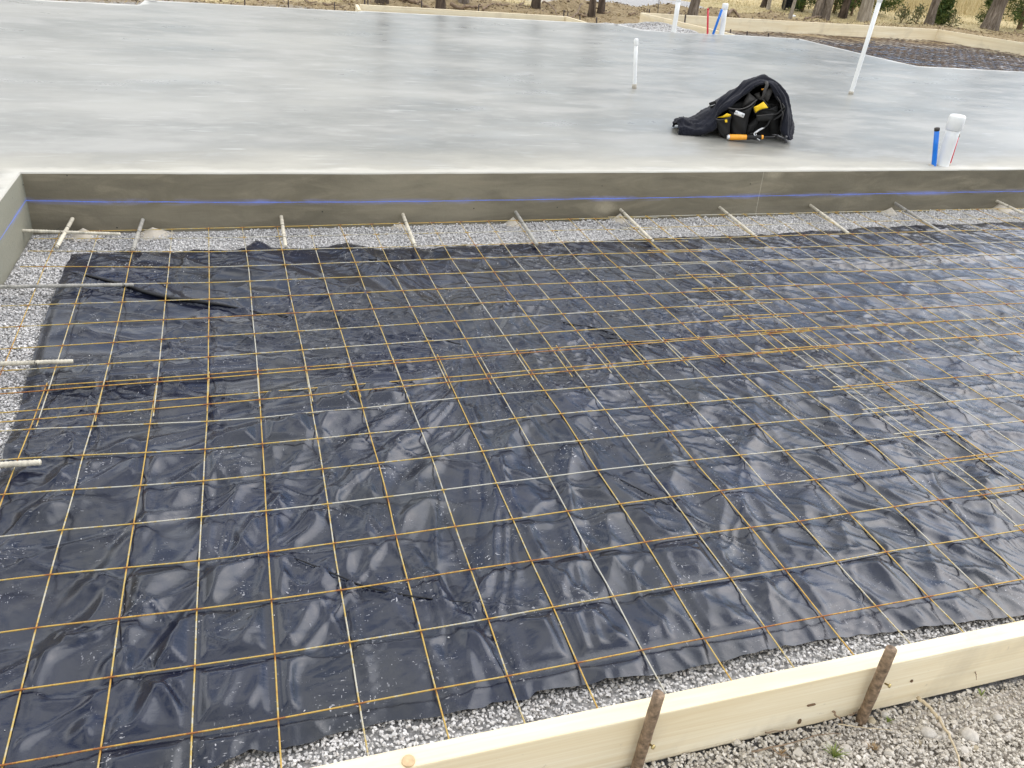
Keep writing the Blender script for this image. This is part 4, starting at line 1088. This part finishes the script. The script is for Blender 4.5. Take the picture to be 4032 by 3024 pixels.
flap('plate_centre', [(1128, 668), (1185, 690), (1172, 728), (1116, 706)], 'pvc', -.0275, cp, .0015, .001)
flap('grey_flap', [(1185, 600), (1225, 480), (1286, 380), (1390, 470), (1400, 500), (1300, 575)], 'nylon_grey', .10, bag, .005, .02)
flap('grey_flap', [(1360, 405), (1438, 375), (1476, 492), (1400, 484)], 'nylon_grey', .13, bag, .005, .012)
flap('grey_flap', [(1470, 480), (1500, 470), (1600, 610), (1560, 600)], 'nylon_grey', .10, bag, .005, .012)
p3 = pouch('right_pouch', [(1400, 800, 1600, 780), (1380, 740, 1680, 700), (1352, 640, 1700, 620), (1350, 605, 1690, 560)], 'nylon', .03, .13, bag, sag=.01)
flap('yellow_lining', [(1350, 598), (1420, 566), (1496, 518), (1530, 555), (1566, 608), (1450, 640), (1378, 682)], 'yellow', .022, p3, .004, .006)
strap('binding', [(1350, 600, .014), (1378, 684, .012), (1450, 642, .010), (1568, 612, .014)], 'nylon', .004, p3, (1, .6))
pouch('inner_pouch', [(1260, 1000, 1740, 1000), (1250, 900, 1790, 900), (1300, 760, 1780, 700), (1420, 560, 1760, 500)], 'nylon', .15, .27, bag)
flap('hip_pad', [(1240, 1000), (1260, 860), (1400, 745), (1420, 830), (1330, 960)], 'nylon', .06, bag, .012, .02)
flap('hip_pad', [(1580, 560), (1700, 640), (1740, 900), (1690, 1000), (1600, 980), (1560, 800)], 'nylon', .12, bag, .012, .02)
belt = flap('belt', [(1395, 712), (1520, 700), (1642, 688), (1625, 785), (1500, 798), (1396, 806)], 'nylon', -.005, bag, .008, .008)
strap('stitching', [(1396, 722, -.024), (1520, 712, -.025), (1640, 700, -.020)], 'nylon_grey', .0014, belt, (1, 1))
strap('webbing', [(1610, 690, .0), (1680, 700, -.01), (1740, 650, .0), (1795, 600, .01), (1790, 640, .01), (1730, 720, -.01), (1640, 780, -.01)], 'nylon', .010, bag, (1, .3))
strap('webbing_loop', [(1760, 640, .0), (1782, 700, -.01), (1770, 775, .0)], 'nylon_grey', .003, bag, (1, .5))
strap('edge_cord', [(1690, 440, .06), (1740, 520, .04), (1762, 620, .03), (1800, 600, .02), (1770, 540, .04)], 'nylon_grey', .0025, bag, (1, 1))
strap('shoulder_strap', [(1535, 228, .06), (1548, 280, .05), (1520, 350, .05), (1500, 430, .06), (1460, 480, .08)], 'nylon_grey', .013, bag, (1, .6))
flap('wide_strap', [(1500, 470), (1520, 390), (1570, 325), (1655, 318), (1620, 400), (1560, 525)], 'nylon_grey', .10, bag, .006, .01)
flap('orange_tab', [(1465, 330), (1505, 322), (1502, 348), (1472, 350)], 'orange', .08, bag, .003, .002)
strap('hammer_loop', [(1590, 790, -.01), (1540, 870, -.02), (1430, 940, -.03), (1300, 990, -.03)], 'nylon', .006, bag, (1, .7))
flap('name_patch', [(704, 535), (800, 500), (815, 600), (735, 632)], 'nylon', .13, bag, .006, .004)
strap('patch_thread', [(718, 580, .118), (760, 570, .116), (795, 556, .118)], 'silver', .0014, bag, (1, 1))
hook = strap('steel_hook', [(1482, 898, -.03), (1430, 925, -.04), (1365, 975, -.05), (1372, 1010, -.055), (1402, 1048, -.06), (1446, 1080, -.06)], 'chrome', .0036, bag, (1, 1), 40)
strap('steel_hook', [(1506, 896, -.03), (1440, 935, -.04), (1395, 965, -.05), (1388, 990, -.05), (1400, 1006, -.05)], 'chrome', .0026, bag, (1, 1), 40)
ham = empty('hammer', B(1200, 1035, -.05)); tag(ham, 'hammer with orange handle end lying in front of the black tool belt', 'hammer', GB)
tube('end_cap', [B(966, 1032, -.05), B(985, 1032, -.05), B(1003, 1032, -.05)], [.011, .0175, .0185], MS['silver'], ham, 18, ell=(1, .9))
tube('orange_handle', [B(1000, 1032, -.05), B(1040, 1033, -.05), B(1150, 1034, -.05), B(1250, 1034, -.05)], [.0178, .0178, .0172, .0160], MS['orange'], ham, 18)
tube('grip', [B(1250, 1034, -.05), B(1330, 1034, -.05), B(1420, 1034, -.05), B(1470, 1033, -.05)], [.0155, .0145, .014, .0125], MS['nylon'], ham, 18)
tube('band', [B(1466, 1033, -.05), B(1492, 1032, -.05)], .0132, MS['orange'], ham, 18)
tube('shaft', [B(1490, 1032, -.05), B(1600, 1031, -.05), B(1700, 1032, -.05)], [.0075, .0068, .0075], MS['blacksteel'], ham, 14)
hd = strap('head', [(1690, 1012, -.07), (1720, 1030, -.055), (1760, 1045, -.05), (1800, 1062, -.05), (1822, 1090, -.06), (1818, 1110, -.06)], 'blacksteel', .012, ham, (1, .8))
tube('striking_face', [B(1795, 1040, -.045), B(1835, 1046, -.045)], .014, MS['blacksteel'], ham, 16)
tube('claw', [B(1700, 1020, -.06), B(1660, 1000, -.07), B(1620, 996, -.075)], [.008, .006, .002], MS['blacksteel'], ham, 10)

# ------------------------------------------------------------------ trees
MS['bark'] = mat_bark('grey_brown_bark', (.10, .075, .055), (.33, .28, .23))
MS['bark_dark'] = mat_bark('dark_bark', (.04, .03, .022), (.16, .12, .09))
MS['bark_pale'] = mat_bark('pale_bark', (.26, .22, .17), (.52, .46, .38))
MS['leaf'] = mat_leaf('cedar_foliage', (.025, .05, .012), (.06, .10, .022), (.15, .17, .045))
MS['leaf_dry'] = mat_leaf('thin_foliage', (.05, .07, .025), (.11, .12, .05), (.2, .18, .09))
MS['twig'] = mat_simple('dry_twig', (.20, .14, .09), .85, .35, 25)
def leafquads(cen, size, rng, up=.3):
    n_ = len(cen); a = rng.normal(size=(n_, 3)); a[:, 2] = a[:, 2] * .7 + up; a /= np.linalg.norm(a, axis=1)[:, None]
    b = np.cross(a, rng.normal(size=(n_, 3))); b /= np.linalg.norm(b, axis=1)[:, None]
    s_ = size[:, None]
    V = np.stack([cen - a * s_ - b * s_ * .3, cen - a * s_ + b * s_ * .3, cen + a * s_ + b * s_ * .12, cen + a * s_ - b * s_ * .12], 1).reshape(-1, 3)
    return V, np.arange(4 * n_).reshape(-1, 4)
def tree(px, py, wpx, label, bark='bark', h=7.0, lean=(0, 0), crown=.5, fork=0, name='tree', group='tree trunks along the grass', nl=1500, broken=False):
    b = on_ground(px, py); dist = (b - CAM) @ R3[2]; r0 = wpx * dist / FPX / 2
    rng = np.random.default_rng(int(px)); root = empty(name, b); tag(root, label, 'tree', group)
    hs = np.r_[0, .05, .12, .25, .45, .8, np.linspace(1.2, h, 9)] if not broken else np.r_[0, .05, .12, .25, .45, .8, 1.2]
    ax = []
    for z in hs:
        ax.append(b + np.array([lean[0] * z + .05 * math.sin(z * 1.3 + px), lean[1] * z + .05 * math.cos(z * 1.1 + px) - .05, z - .08]))
    ax = np.array(ax)
    rr = r0 * (1 + .55 * np.exp(-hs / .14)) * (1 - .75 * hs / (h + .5))
    sides = 26
    V, F_ = tube_np(ax, rr, sides, cap=True)
    Vr = V[:-2].reshape(len(hs), sides, 3); w = np.linspace(0, 2 * np.pi, sides, endpoint=False)
    wob = 1 + .10 * np.sin(w * 5 + px)[None] * np.exp(-hs / 1.5)[:, None] + .05 * np.sin(w * 11 + 2)[None] + .05 * rng.normal(size=(len(hs), sides))
    Vr = ax[:, None] + (Vr - ax[:, None]) * wob[..., None]; V[:-2] = Vr.reshape(-1, 3)
    mesh_np('trunk', V, F_, MS[bark], parent=root)
    pts = []
    if not broken:
        for k_ in range(5):
            z0 = h * (.38 + .12 * k_) * (1 if h > 3 else .9); a = rng.uniform(0, 6.28); L = h * rng.uniform(.18, .3)
            i_ = np.array([np.interp(z0, hs, ax[:, 0]), np.interp(z0, hs, ax[:, 1]), b[2] + z0])
            P_ = [i_ + np.array([math.cos(a), math.sin(a), .55 + .25 * q]) * L * q * np.array([1, 1, .8]) + .05 * rng.normal(size=3) for q in np.linspace(0, 1, 5)]
            tube('limb', P_, np.linspace(r0 * .33, r0 * .06, 5), MS[bark], root, 7)
            pts += [P_[2], P_[3], P_[4]]
        pts = np.array(pts + [ax[-1]]); cen = pts[rng.integers(0, len(pts), int(nl * crown))]
        cen = cen + rng.normal(size=cen.shape) * np.array([.55, .55, .38]) * h / 7
        V, F_ = leafquads(cen, rng.uniform(.03, .09, len(cen)), rng)
        mesh_np('crown', V, F_, MS['leaf_dry'], parent=root, smooth=False)
    return root
tree(1496, 5, 44, 'trunk with spread roots right at the top edge, behind the knotty porch board', 'bark_dark')
tree(1745, 15, 33, 'left one of two dark trunks above the middle of the knotty porch board', 'bark_dark')
tree(1833, 17, 32, 'right one of two dark trunks above the middle of the knotty porch board', 'bark')
tree(2105, 32, 30, 'flaring trunk standing alone on the dirt bank above the end of the knotty board', 'bark_dark')
tree(2335, 29, 24, 'left one of a pair of dark straight trunks close together beside the gravel drive', 'bark_dark')
tree(2366, 29, 24, 'right one of a pair of dark straight trunks close together beside the gravel drive', 'bark_dark')
tree(2721, 52, 34, 'grooved trunk between the tall white pipe and the red tube', 'bark')
tree(2993, 29, 24, 'dark slanting trunk with a split foot on the lawn', 'bark_dark', lean=(.12, 0))
tree(3027, 37, 13, 'thin pale trunk next to the dark slanting one', 'bark_pale', h=5)
tree(3110, 73, 12, 'thin pale trunk standing in front of the black grate', 'bark_pale', h=5)
tree(3216, 72, 32, 'left stem of the heavy brown twin trunk beside the bush', 'bark', lean=(.03, 0))
tree(3242, 76, 34, 'right stem of the heavy brown twin trunk beside the bush', 'bark')
tree(3317, 74, 28, 'darker trunk between the twin trunk and the pale grooved one', 'bark_dark')
tree(3390, 84, 44, 'wide pale grooved trunk left of the leaning conduit', 'bark_pale')
tree(3655, 97, 30, 'dark trunk beside the small upright evergreen', 'bark', lean=(.05, 0))
tree(3895, 116, 52, 'thickest trunk, near the photo corner beside the big evergreen', 'bark', lean=(.04, 0))
def cedar(px, py, wid, hgt, label, n=3000, z0=.05, seed=0, cone=1.0, grp='evergreen shrubs under the trees', leaf='leaf'):
    b = on_ground(px, py); rng = np.random.default_rng(seed + int(px)); root = empty('evergreen_shrub', b); tag(root, label, 'shrub', grp)
    tube('stem', [b + np.array([0, 0, -.05]), b + np.array([.02, 0, hgt * .5]), b + np.array([0, 0, hgt * .92])], [.035 * wid, .02 * wid, .004], MS['twig'], root, 7)
    cen = []
    for k_ in range(int(26 + 26 * wid)):
        z = hgt * rng.uniform(.03, .92); a = rng.uniform(0, 6.28); L = wid * .5 * (1 - cone * (z / hgt) ** 1.3) * rng.uniform(.55, 1.15) + .04
        e = np.array([math.cos(a) * L, math.sin(a) * L, z + L * .35]); s0 = np.array([0, 0, z])
        m_ = int(n / (26 + 26 * wid)); t = rng.beta(2.2, 1.3, m_)
        cen.append(s0 + np.outer(t, e - s0) + rng.normal(size=(m_, 3)) * .055 * (.6 + wid * .4))
    cen = np.concatenate(cen) + b
    cen[:, 2] = np.maximum(cen[:, 2], b[2] + .01)
    V, F_ = leafquads(cen, rng.uniform(.014, .045, len(cen)), rng, .5)
    mesh_np('foliage', V, F_, MS[leaf], parent=root, smooth=False)
cedar(3160, 42, .9, 1.2, 'yellowish green round bush left of the twin trunk', 5000, cone=.4)
cedar(3283, 50, 1.2, 1.9, 'feathery green shrub between the twin trunk and the dark trunk', 5000)
cedar(3350, 62, .9, 1.9, 'green shrub showing between the dark trunk and the pale grooved one', 3500)
cedar(3450, 60, 1.1, 2.0, 'dark green shrub behind the leaning conduit', 5000, cone=.5)
cedar(3703, 92, .45, .62, 'small upright bright green evergreen beside the dark trunk', 3500)
cedar(3546, 96, .35, .32, 'left one of two low brown seedlings in the tall dry grass', 260, leaf='leaf_dry')
cedar(3604, 96, .35, .34, 'right one of two low brown seedlings in the tall dry grass', 260, leaf='leaf_dry')
cedar(3868, 100, .5, .7, 'ragged small evergreen on the near side of the thickest trunk', 900)
cedar(4010, 118, 1.7, 2.6, 'big dense evergreen at the photo corner', 12000, cone=.5)
cedar(3745, 98, .3, .3, 'wispy brown seedling right of the small bright evergreen', 160, leaf='leaf_dry')

# ------------------------------------------------------------------ dry grass
MS['grass'] = mat_leaf('dry_grass', (.36, .29, .14), (.52, .43, .24), (.64, .55, .34))
def blades(name, label, n_, reg, hmin, hmax, w, cond=None, mat='grass', lean=.5):
    x = RNG.uniform(reg[0], reg[1], n_); y = RNG.uniform(reg[2], reg[3], n_)
    if cond is not None: m_ = cond(x, y); x, y = x[m_], y[m_]
    n_ = len(x); z = hground(x, y); h_ = RNG.uniform(hmin, hmax, n_); a = RNG.uniform(0, 6.28, n_); b = RNG.uniform(0, 6.28, n_)
    d = np.c_[np.cos(a), np.sin(a), np.zeros(n_)] * w * .5; l = np.c_[np.cos(b), np.sin(b), np.zeros(n_)] * (h_ * lean * RNG.uniform(0, 1, n_))[:, None]
    p0 = np.c_[x, y, z]; V = np.stack([p0 - d, p0 + d, p0 + l + np.c_[np.zeros(n_), np.zeros(n_), h_]], 1).reshape(-1, 3)
    o = mesh_np(name, V, np.arange(3 * n_).reshape(-1, 3), MS[mat], smooth=False); tag(o, label, 'grass', kind='stuff'); return o
blades('grass', 'short straw coloured grass beyond the dirt bank', 60000, (-2, 24, 11.5, 26), .02, .07, .012, lambda x, y: (y > crestf(x) + .05) & ~((x < 9.8) & (x > 5.5) & (y > 13.0 + .42 * (x - 6)) & (y < 18.3 - .66 * (x - 7.2))), lean=1.2)
blades('tall_dry_grass', 'tall pale dry grass behind the trunks by the far bay', 46000, (14.5, 34, 17.4, 34), .25, .65, .012, lambda x, y: y > 16.6 + .12 * (x - 14))
# leaf litter and clods on the dirt bank
MS['litter'] = mat_leaf('leaf_litter', (.14, .10, .05), (.32, .245, .13), (.52, .43, .27))
q = rnd_in(16000, -3, 19, 9.45, 16.0, lambda x, y: (y > np.where(x < 1.8, 9.5, 10.75)) & (y < crestf(x) + .1) & ~((x > 6.2) & (y < 11.9 + .03 * x)))
V, F_ = leafquads(np.c_[q, hground(q[:, 0], q[:, 1]) + .012], RNG.uniform(.012, .035, len(q)), RNG, 0)
o = mesh_np('leaf_litter', V, F_, MS['litter'], smooth=False); tag(o, 'brown leaf litter and chips over the dirt bank', 'leaf litter', kind='stuff')
MS['clod'] = mat_stone('dirt_clod', (.10, .07, .04), (.28, .21, .14))
q = rnd_in(2600, -2, 18, 10.8, 16, lambda x, y: (np.abs(y - crestf(x) + .5) < .55) & ~((x > 6.2) & (y < 11.9 + .03 * x)))
scatter_stones('dirt_clods', q, hground(q[:, 0], q[:, 1]) + .005, sizes(len(q), .012, .05), MS['clod'], 'clods of brown earth along the bank')
# fallen sticks and roots
def stick(pts, r, label, group='fallen sticks and roots on the bank', z=.03, name='fallen_branch', mat='twig', near=False):
    P_ = [(onz(x, y, z) if near else on_ground(x, y) + np.array([0, 0, z])) for x, y in pts]
    n_ = max(8, 4 * len(P_)); P_ = catmull(P_, n_) + RNG.normal(size=(n_, 3)) * r * .35
    loc = P_[0]; o = tube(name, P_, np.linspace(r, r * .35, n_), MS[mat], None, 7, loc=loc); tag(o, label, 'stick', group); return o
c19 = lambda L: [(1900 + x / 2.765, y / 2.765) for x, y in L]; c12 = lambda L: [(1200 + x / 3.16, y / 3.16) for x, y in L]
c26 = lambda L: [(2600 + x / 3.16, y / 3.16) for x, y in L]; c33 = lambda L: [(3300 + x / 3.02, y / 3.02) for x, y in L]
stick(c19([(0, 75), (60, 62), (130, 52)]), .02, 'grey stick between the two trunk pairs over the porch board')
stick(c19([(140, 70), (230, 75), (290, 68)]), .018, 'short low stick left of the flaring trunk')
stick(c19([(400, 96), (430, 80), (455, 60)]), .014, 'upturned twig left of the flaring trunk', z=.05)
stick(c19([(650, 60), (680, 85), (760, 76), (830, 100)]), .018, 'bent stick right of the flaring trunk', z=.05)
stick(c19([(830, 102), (1000, 95), (1082, 62)]), .02, 'long stick pointing up towards the dark trunk pair', z=.05)
stick(c19([(1050, 118), (1120, 96), (1170, 90)]), .02, 'thick stick at the foot of the dark trunk pair')
stick(c19([(1320, 125), (1360, 105), (1400, 88)]), .012, 'thin twig right of the dark trunk pair', z=.04)
stick(c19([(1590, 152), (1630, 142), (1700, 150)]), .022, 'dark root just left of the far bay corner')
stick(c12([(240, 90), (330, 88), (450, 96)]), .016, 'dark stick in the leaf litter left of the porch recess')
stick(c12([(1130, 12), (1190, 50), (1250, 42), (1290, 2)]), .022, 'forked looking root behind the knots of the porch board')
stick(c12([(1200, 50), (1320, 42), (1450, 62), (1580, 50), (1720, 30)]), .03, 'longest crooked branch lying behind the porch board')
stick(c12([(1830, 60), (1950, 70), (2100, 72), (2212, 78)]), .03, 'straight branch lying behind the porch board right of the longest one')
stick(c12([(0, 20), (70, 60), (160, 40)]), .014, 'thin stick lying far left in the leaf litter')
stick(c12([(440, 2), (520, 45), (600, 5)]), .014, 'dark thin twig in the leaf litter by the pale stake')
stick(c26([(1790, 250), (1900, 235), (2030, 210)]), .018, 'pale branch leaning on the foot of the twin trunk')
stick(c26([(1225, 172), (1250, 200), (1282, 226)]), .014, 'short stick on the dirt behind the longest far board')
stick(c26([(70, 160), (110, 145), (150, 150)]), .018, 'dark root above the far bay corner')
stick(c26([(840, 205), (880, 185), (960, 195), (1030, 205)]), .03, 'dark broken root beside the white capped far pipe')
stick(c33([(1170, 295), (1260, 305), (1360, 320)]), .014, 'straight pale stick beside the small upright evergreen')
c23 = lambda L: [(2600 + x / 1.5447, 2300 + y / 1.5447) for x, y in L]
GN = 'dry stems by the nearest board'
stick(c23([(1570, 690), (1640, 750), (1700, 830), (1760, 930), (1800, 1010), (1835, 1130)]), .0042, 'long flattened straw stem curving away from the board', GN, z=-.012, name='dry_stem', mat='straw', near=True) if MS.setdefault('straw', mat_simple('straw', (.46, .38, .25), .8, .2, 40)) else 0
stick(c23([(1015, 738), (1060, 790), (1115, 845)]), .0032, 'short stick propped against the outside of the board', GN, z=-.005, name='dry_stem', near=True)
stick(c23([(1080, 850), (1200, 868), (1410, 890)]), .0016, 'thin pale stem lying below the stake by the twigs', GN, z=-.014, name='dry_stem', mat='straw', near=True)
stick(c23([(1150, 800), (1200, 780), (1215, 765), (1222, 850)]), .0018, 'bent twig hooked around the foot of the stake', GN, z=-.014, name='dry_stem', near=True)
stick(c23([(560, 1020), (760, 975), (960, 920), (1100, 905)]), .0018, 'long thin stem lying along the gravel below the board', GN, z=-.014, name='dry_stem', near=True)
stick(c23([(680, 1000), (720, 1030), (790, 1060)]), .0016, 'small crooked twig near the lower photo edge', GN, z=-.014, name='dry_stem', near=True)
stick(c23([(1915, 520), (1920, 550), (1925, 585)]), .0014, 'little upright twig against the board near the photo edge', GN, z=.02, name='dry_stem', near=True)
stick(c23([(640, 905), (700, 895), (830, 880)]), .0016, 'dark twig tucked along the foot of the board', GN, z=-.016, name='dry_stem', near=True)
# bigger stones and weeds outside the board
def rock(px, py, r, label, z=-.03, mat='rock', near=True, grp='bigger stones outside the board'):
    c = onz(px, py, z) if near else on_ground(px, py)
    rng = np.random.default_rng(int(px + py)); bm = bmesh.new(); bmesh.ops.create_icosphere(bm, subdivisions=3, radius=1)
    sc = np.array([1, rng.uniform(.75, 1), rng.uniform(.5, .65)])
    for v in bm.verts:
        k_ = 1 + .16 * float(perlin(v.co.x * 1.7 + px, v.co.y * 1.7 + v.co.z)) + .05 * float(perlin(v.co.x * 6, v.co.y * 6 + v.co.z * 5))
        v.co = Vector(c) + Vector(np.array(v.co) * sc * k_ * r)
    o = from_bm('stone', bm, MS[mat], smooth=True, loc=c); tag(o, label, 'stone', grp)
MS['rock'] = mat_simple('limestone', (.46, .43, .38), .85, .2, 60, bump=.5)
MS['rock_tan'] = mat_simple('tan_stone', (.34, .29, .2), .85, .2, 60, bump=.5)
for (x, y, r, lb, mt) in [(1885, 925, .023, 'largest round pale stone on the gravel right of the straw stem', 'rock'), (1630, 905, .019, 'round pale stone left of the straw stem', 'rock'),
                      (1840, 1015, .018, 'pale stone touching the straw stem', 'rock'), (1285, 830, .012, 'tan stone at the foot of the stake', 'rock_tan'), (1910, 1000, .014, 'dull tan stone below the largest one', 'rock_tan'),
                      (2050, 810, .014, 'pale stone up near the photo edge', 'rock'), (1130, 1010, .017, 'stone beside the green weed', 'rock'), (1365, 790, .011, 'small rounded stone just right of the stake foot', 'rock'),
                      (1570, 965, .009, 'little brownish yellow stone', 'rock_tan'), (2120, 930, .013, 'pale stone at the lower right rim', 'rock')]:
    q = c23([(x, y)])[0]; rock(q[0], q[1], r * .8, lb, mat=mt)
rock(3122, 68, .05, 'small white stone by the thin pale trunk', mat='pvc', near=False, grp='pale stone on the lawn')
MS['weed'] = mat_leaf('weed', (.10, .16, .03), (.2, .26, .06), (.3, .3, .1)); MS['weed_dry'] = mat_leaf('dry_weed', (.2, .13, .06), (.34, .23, .12), (.4, .3, .17))
def weed(x, y, h_, label, mt, n_=26):
    q = c23([(x, y)])[0]; c = onz(q[0], q[1], -.03); rng = np.random.default_rng(int(x)); V = []
    for k_ in range(n_):
        a = rng.uniform(0, 6.28); b = rng.uniform(.2, 1.0); tip = c + np.array([math.cos(a) * b * h_, math.sin(a) * b * h_, h_ * rng.uniform(.6, 1)])
        d = np.array([-math.sin(a), math.cos(a), 0]) * .0012; mid = (c * .45 + tip * .55) + np.array([0, 0, h_ * .12])
        V += [c - d, c + d, mid + d * .8, mid - d * .8, mid - d * .8, mid + d * .8, tip + d * .1, tip - d * .1]
    o = mesh_np('weed', V, np.arange(len(V)).reshape(-1, 4), MS[mt], smooth=False, loc=c); tag(o, label, 'weed', 'weeds in the outer gravel')
weed(1050, 1050, .028, 'small green feathery weed at the lower photo edge', 'weed'); weed(1280, 1010, .02, 'dry brown weed tuft left of the straw stem', 'weed_dry')
weed(1380, 840, .014, 'tiny green sprig just beyond the stake foot', 'weed', 14); weed(1950, 680, .014, 'yellow green sprig near the photo edge', 'weed', 12)
weed(730, 1040, .016, 'flattened olive tuft below the board', 'weed_dry', 18)
# black slatted grate on the lawn
c = on_ground(3128, 41); gr = empty('fire_grate', c); tag(gr, 'low black slatted grate behind the thin pale trunk', 'fire grate')
rt_ = np.array([.943, -.334, 0]); rot = Matrix.Rotation(math.atan2(rt_[1], rt_[0]), 4, 'Z')
for k_ in range(4):
    bm = bmesh.new(); q = Vector(c) + Vector((0, 0, .05 + .05 * k_)); box_bm(bm, q, (.38, .02, .034), rot.to_3x3(), .003, 1); from_bm('slat', bm, MS['blacksteel'], gr)
for s_ in (-1, 1):
    bm = bmesh.new(); q = Vector(c + rt_ * .19 * s_) + Vector((0, .1, .11)); box_bm(bm, q, (.03, .24, .25), rot.to_3x3(), .003, 1); from_bm('side', bm, MS['blacksteel'], gr)
bm = bmesh.new(); box_bm(bm, Vector(c) + Vector((0, .2, .12)), (.38, .02, .2), rot.to_3x3(), .003, 1); from_bm('back', bm, MS['blacksteel'], gr)
# wood on the far hillside
rng = np.random.default_rng(5); cen = []; sz_ = []
for k_ in range(150):
    x = rng.uniform(-60, 95); y = rng.uniform(62, 85) - .12 * abs(x); hh = rng.uniform(4, 7.5); z = float(hground(x, y))
    m_ = 260; q = rng.normal(size=(m_, 3)) * np.array([1.6, 1.6, hh * .26]) + np.array([x, y, z + hh * .5]); q[:, 2] = np.maximum(q[:, 2], z); cen.append(q)
cen = np.concatenate(cen); V, F_ = leafquads(cen, rng.uniform(.15, .45, len(cen)), rng)
MS['leaf_far'] = mat_leaf('winter_wood', (.07, .06, .035), (.13, .115, .06), (.2, .17, .1))
o = mesh_np('far_wood', V, F_, MS['leaf_far'], smooth=False); tag(o, 'far mixed wood on the rise behind the field', 'wood', kind='stuff')
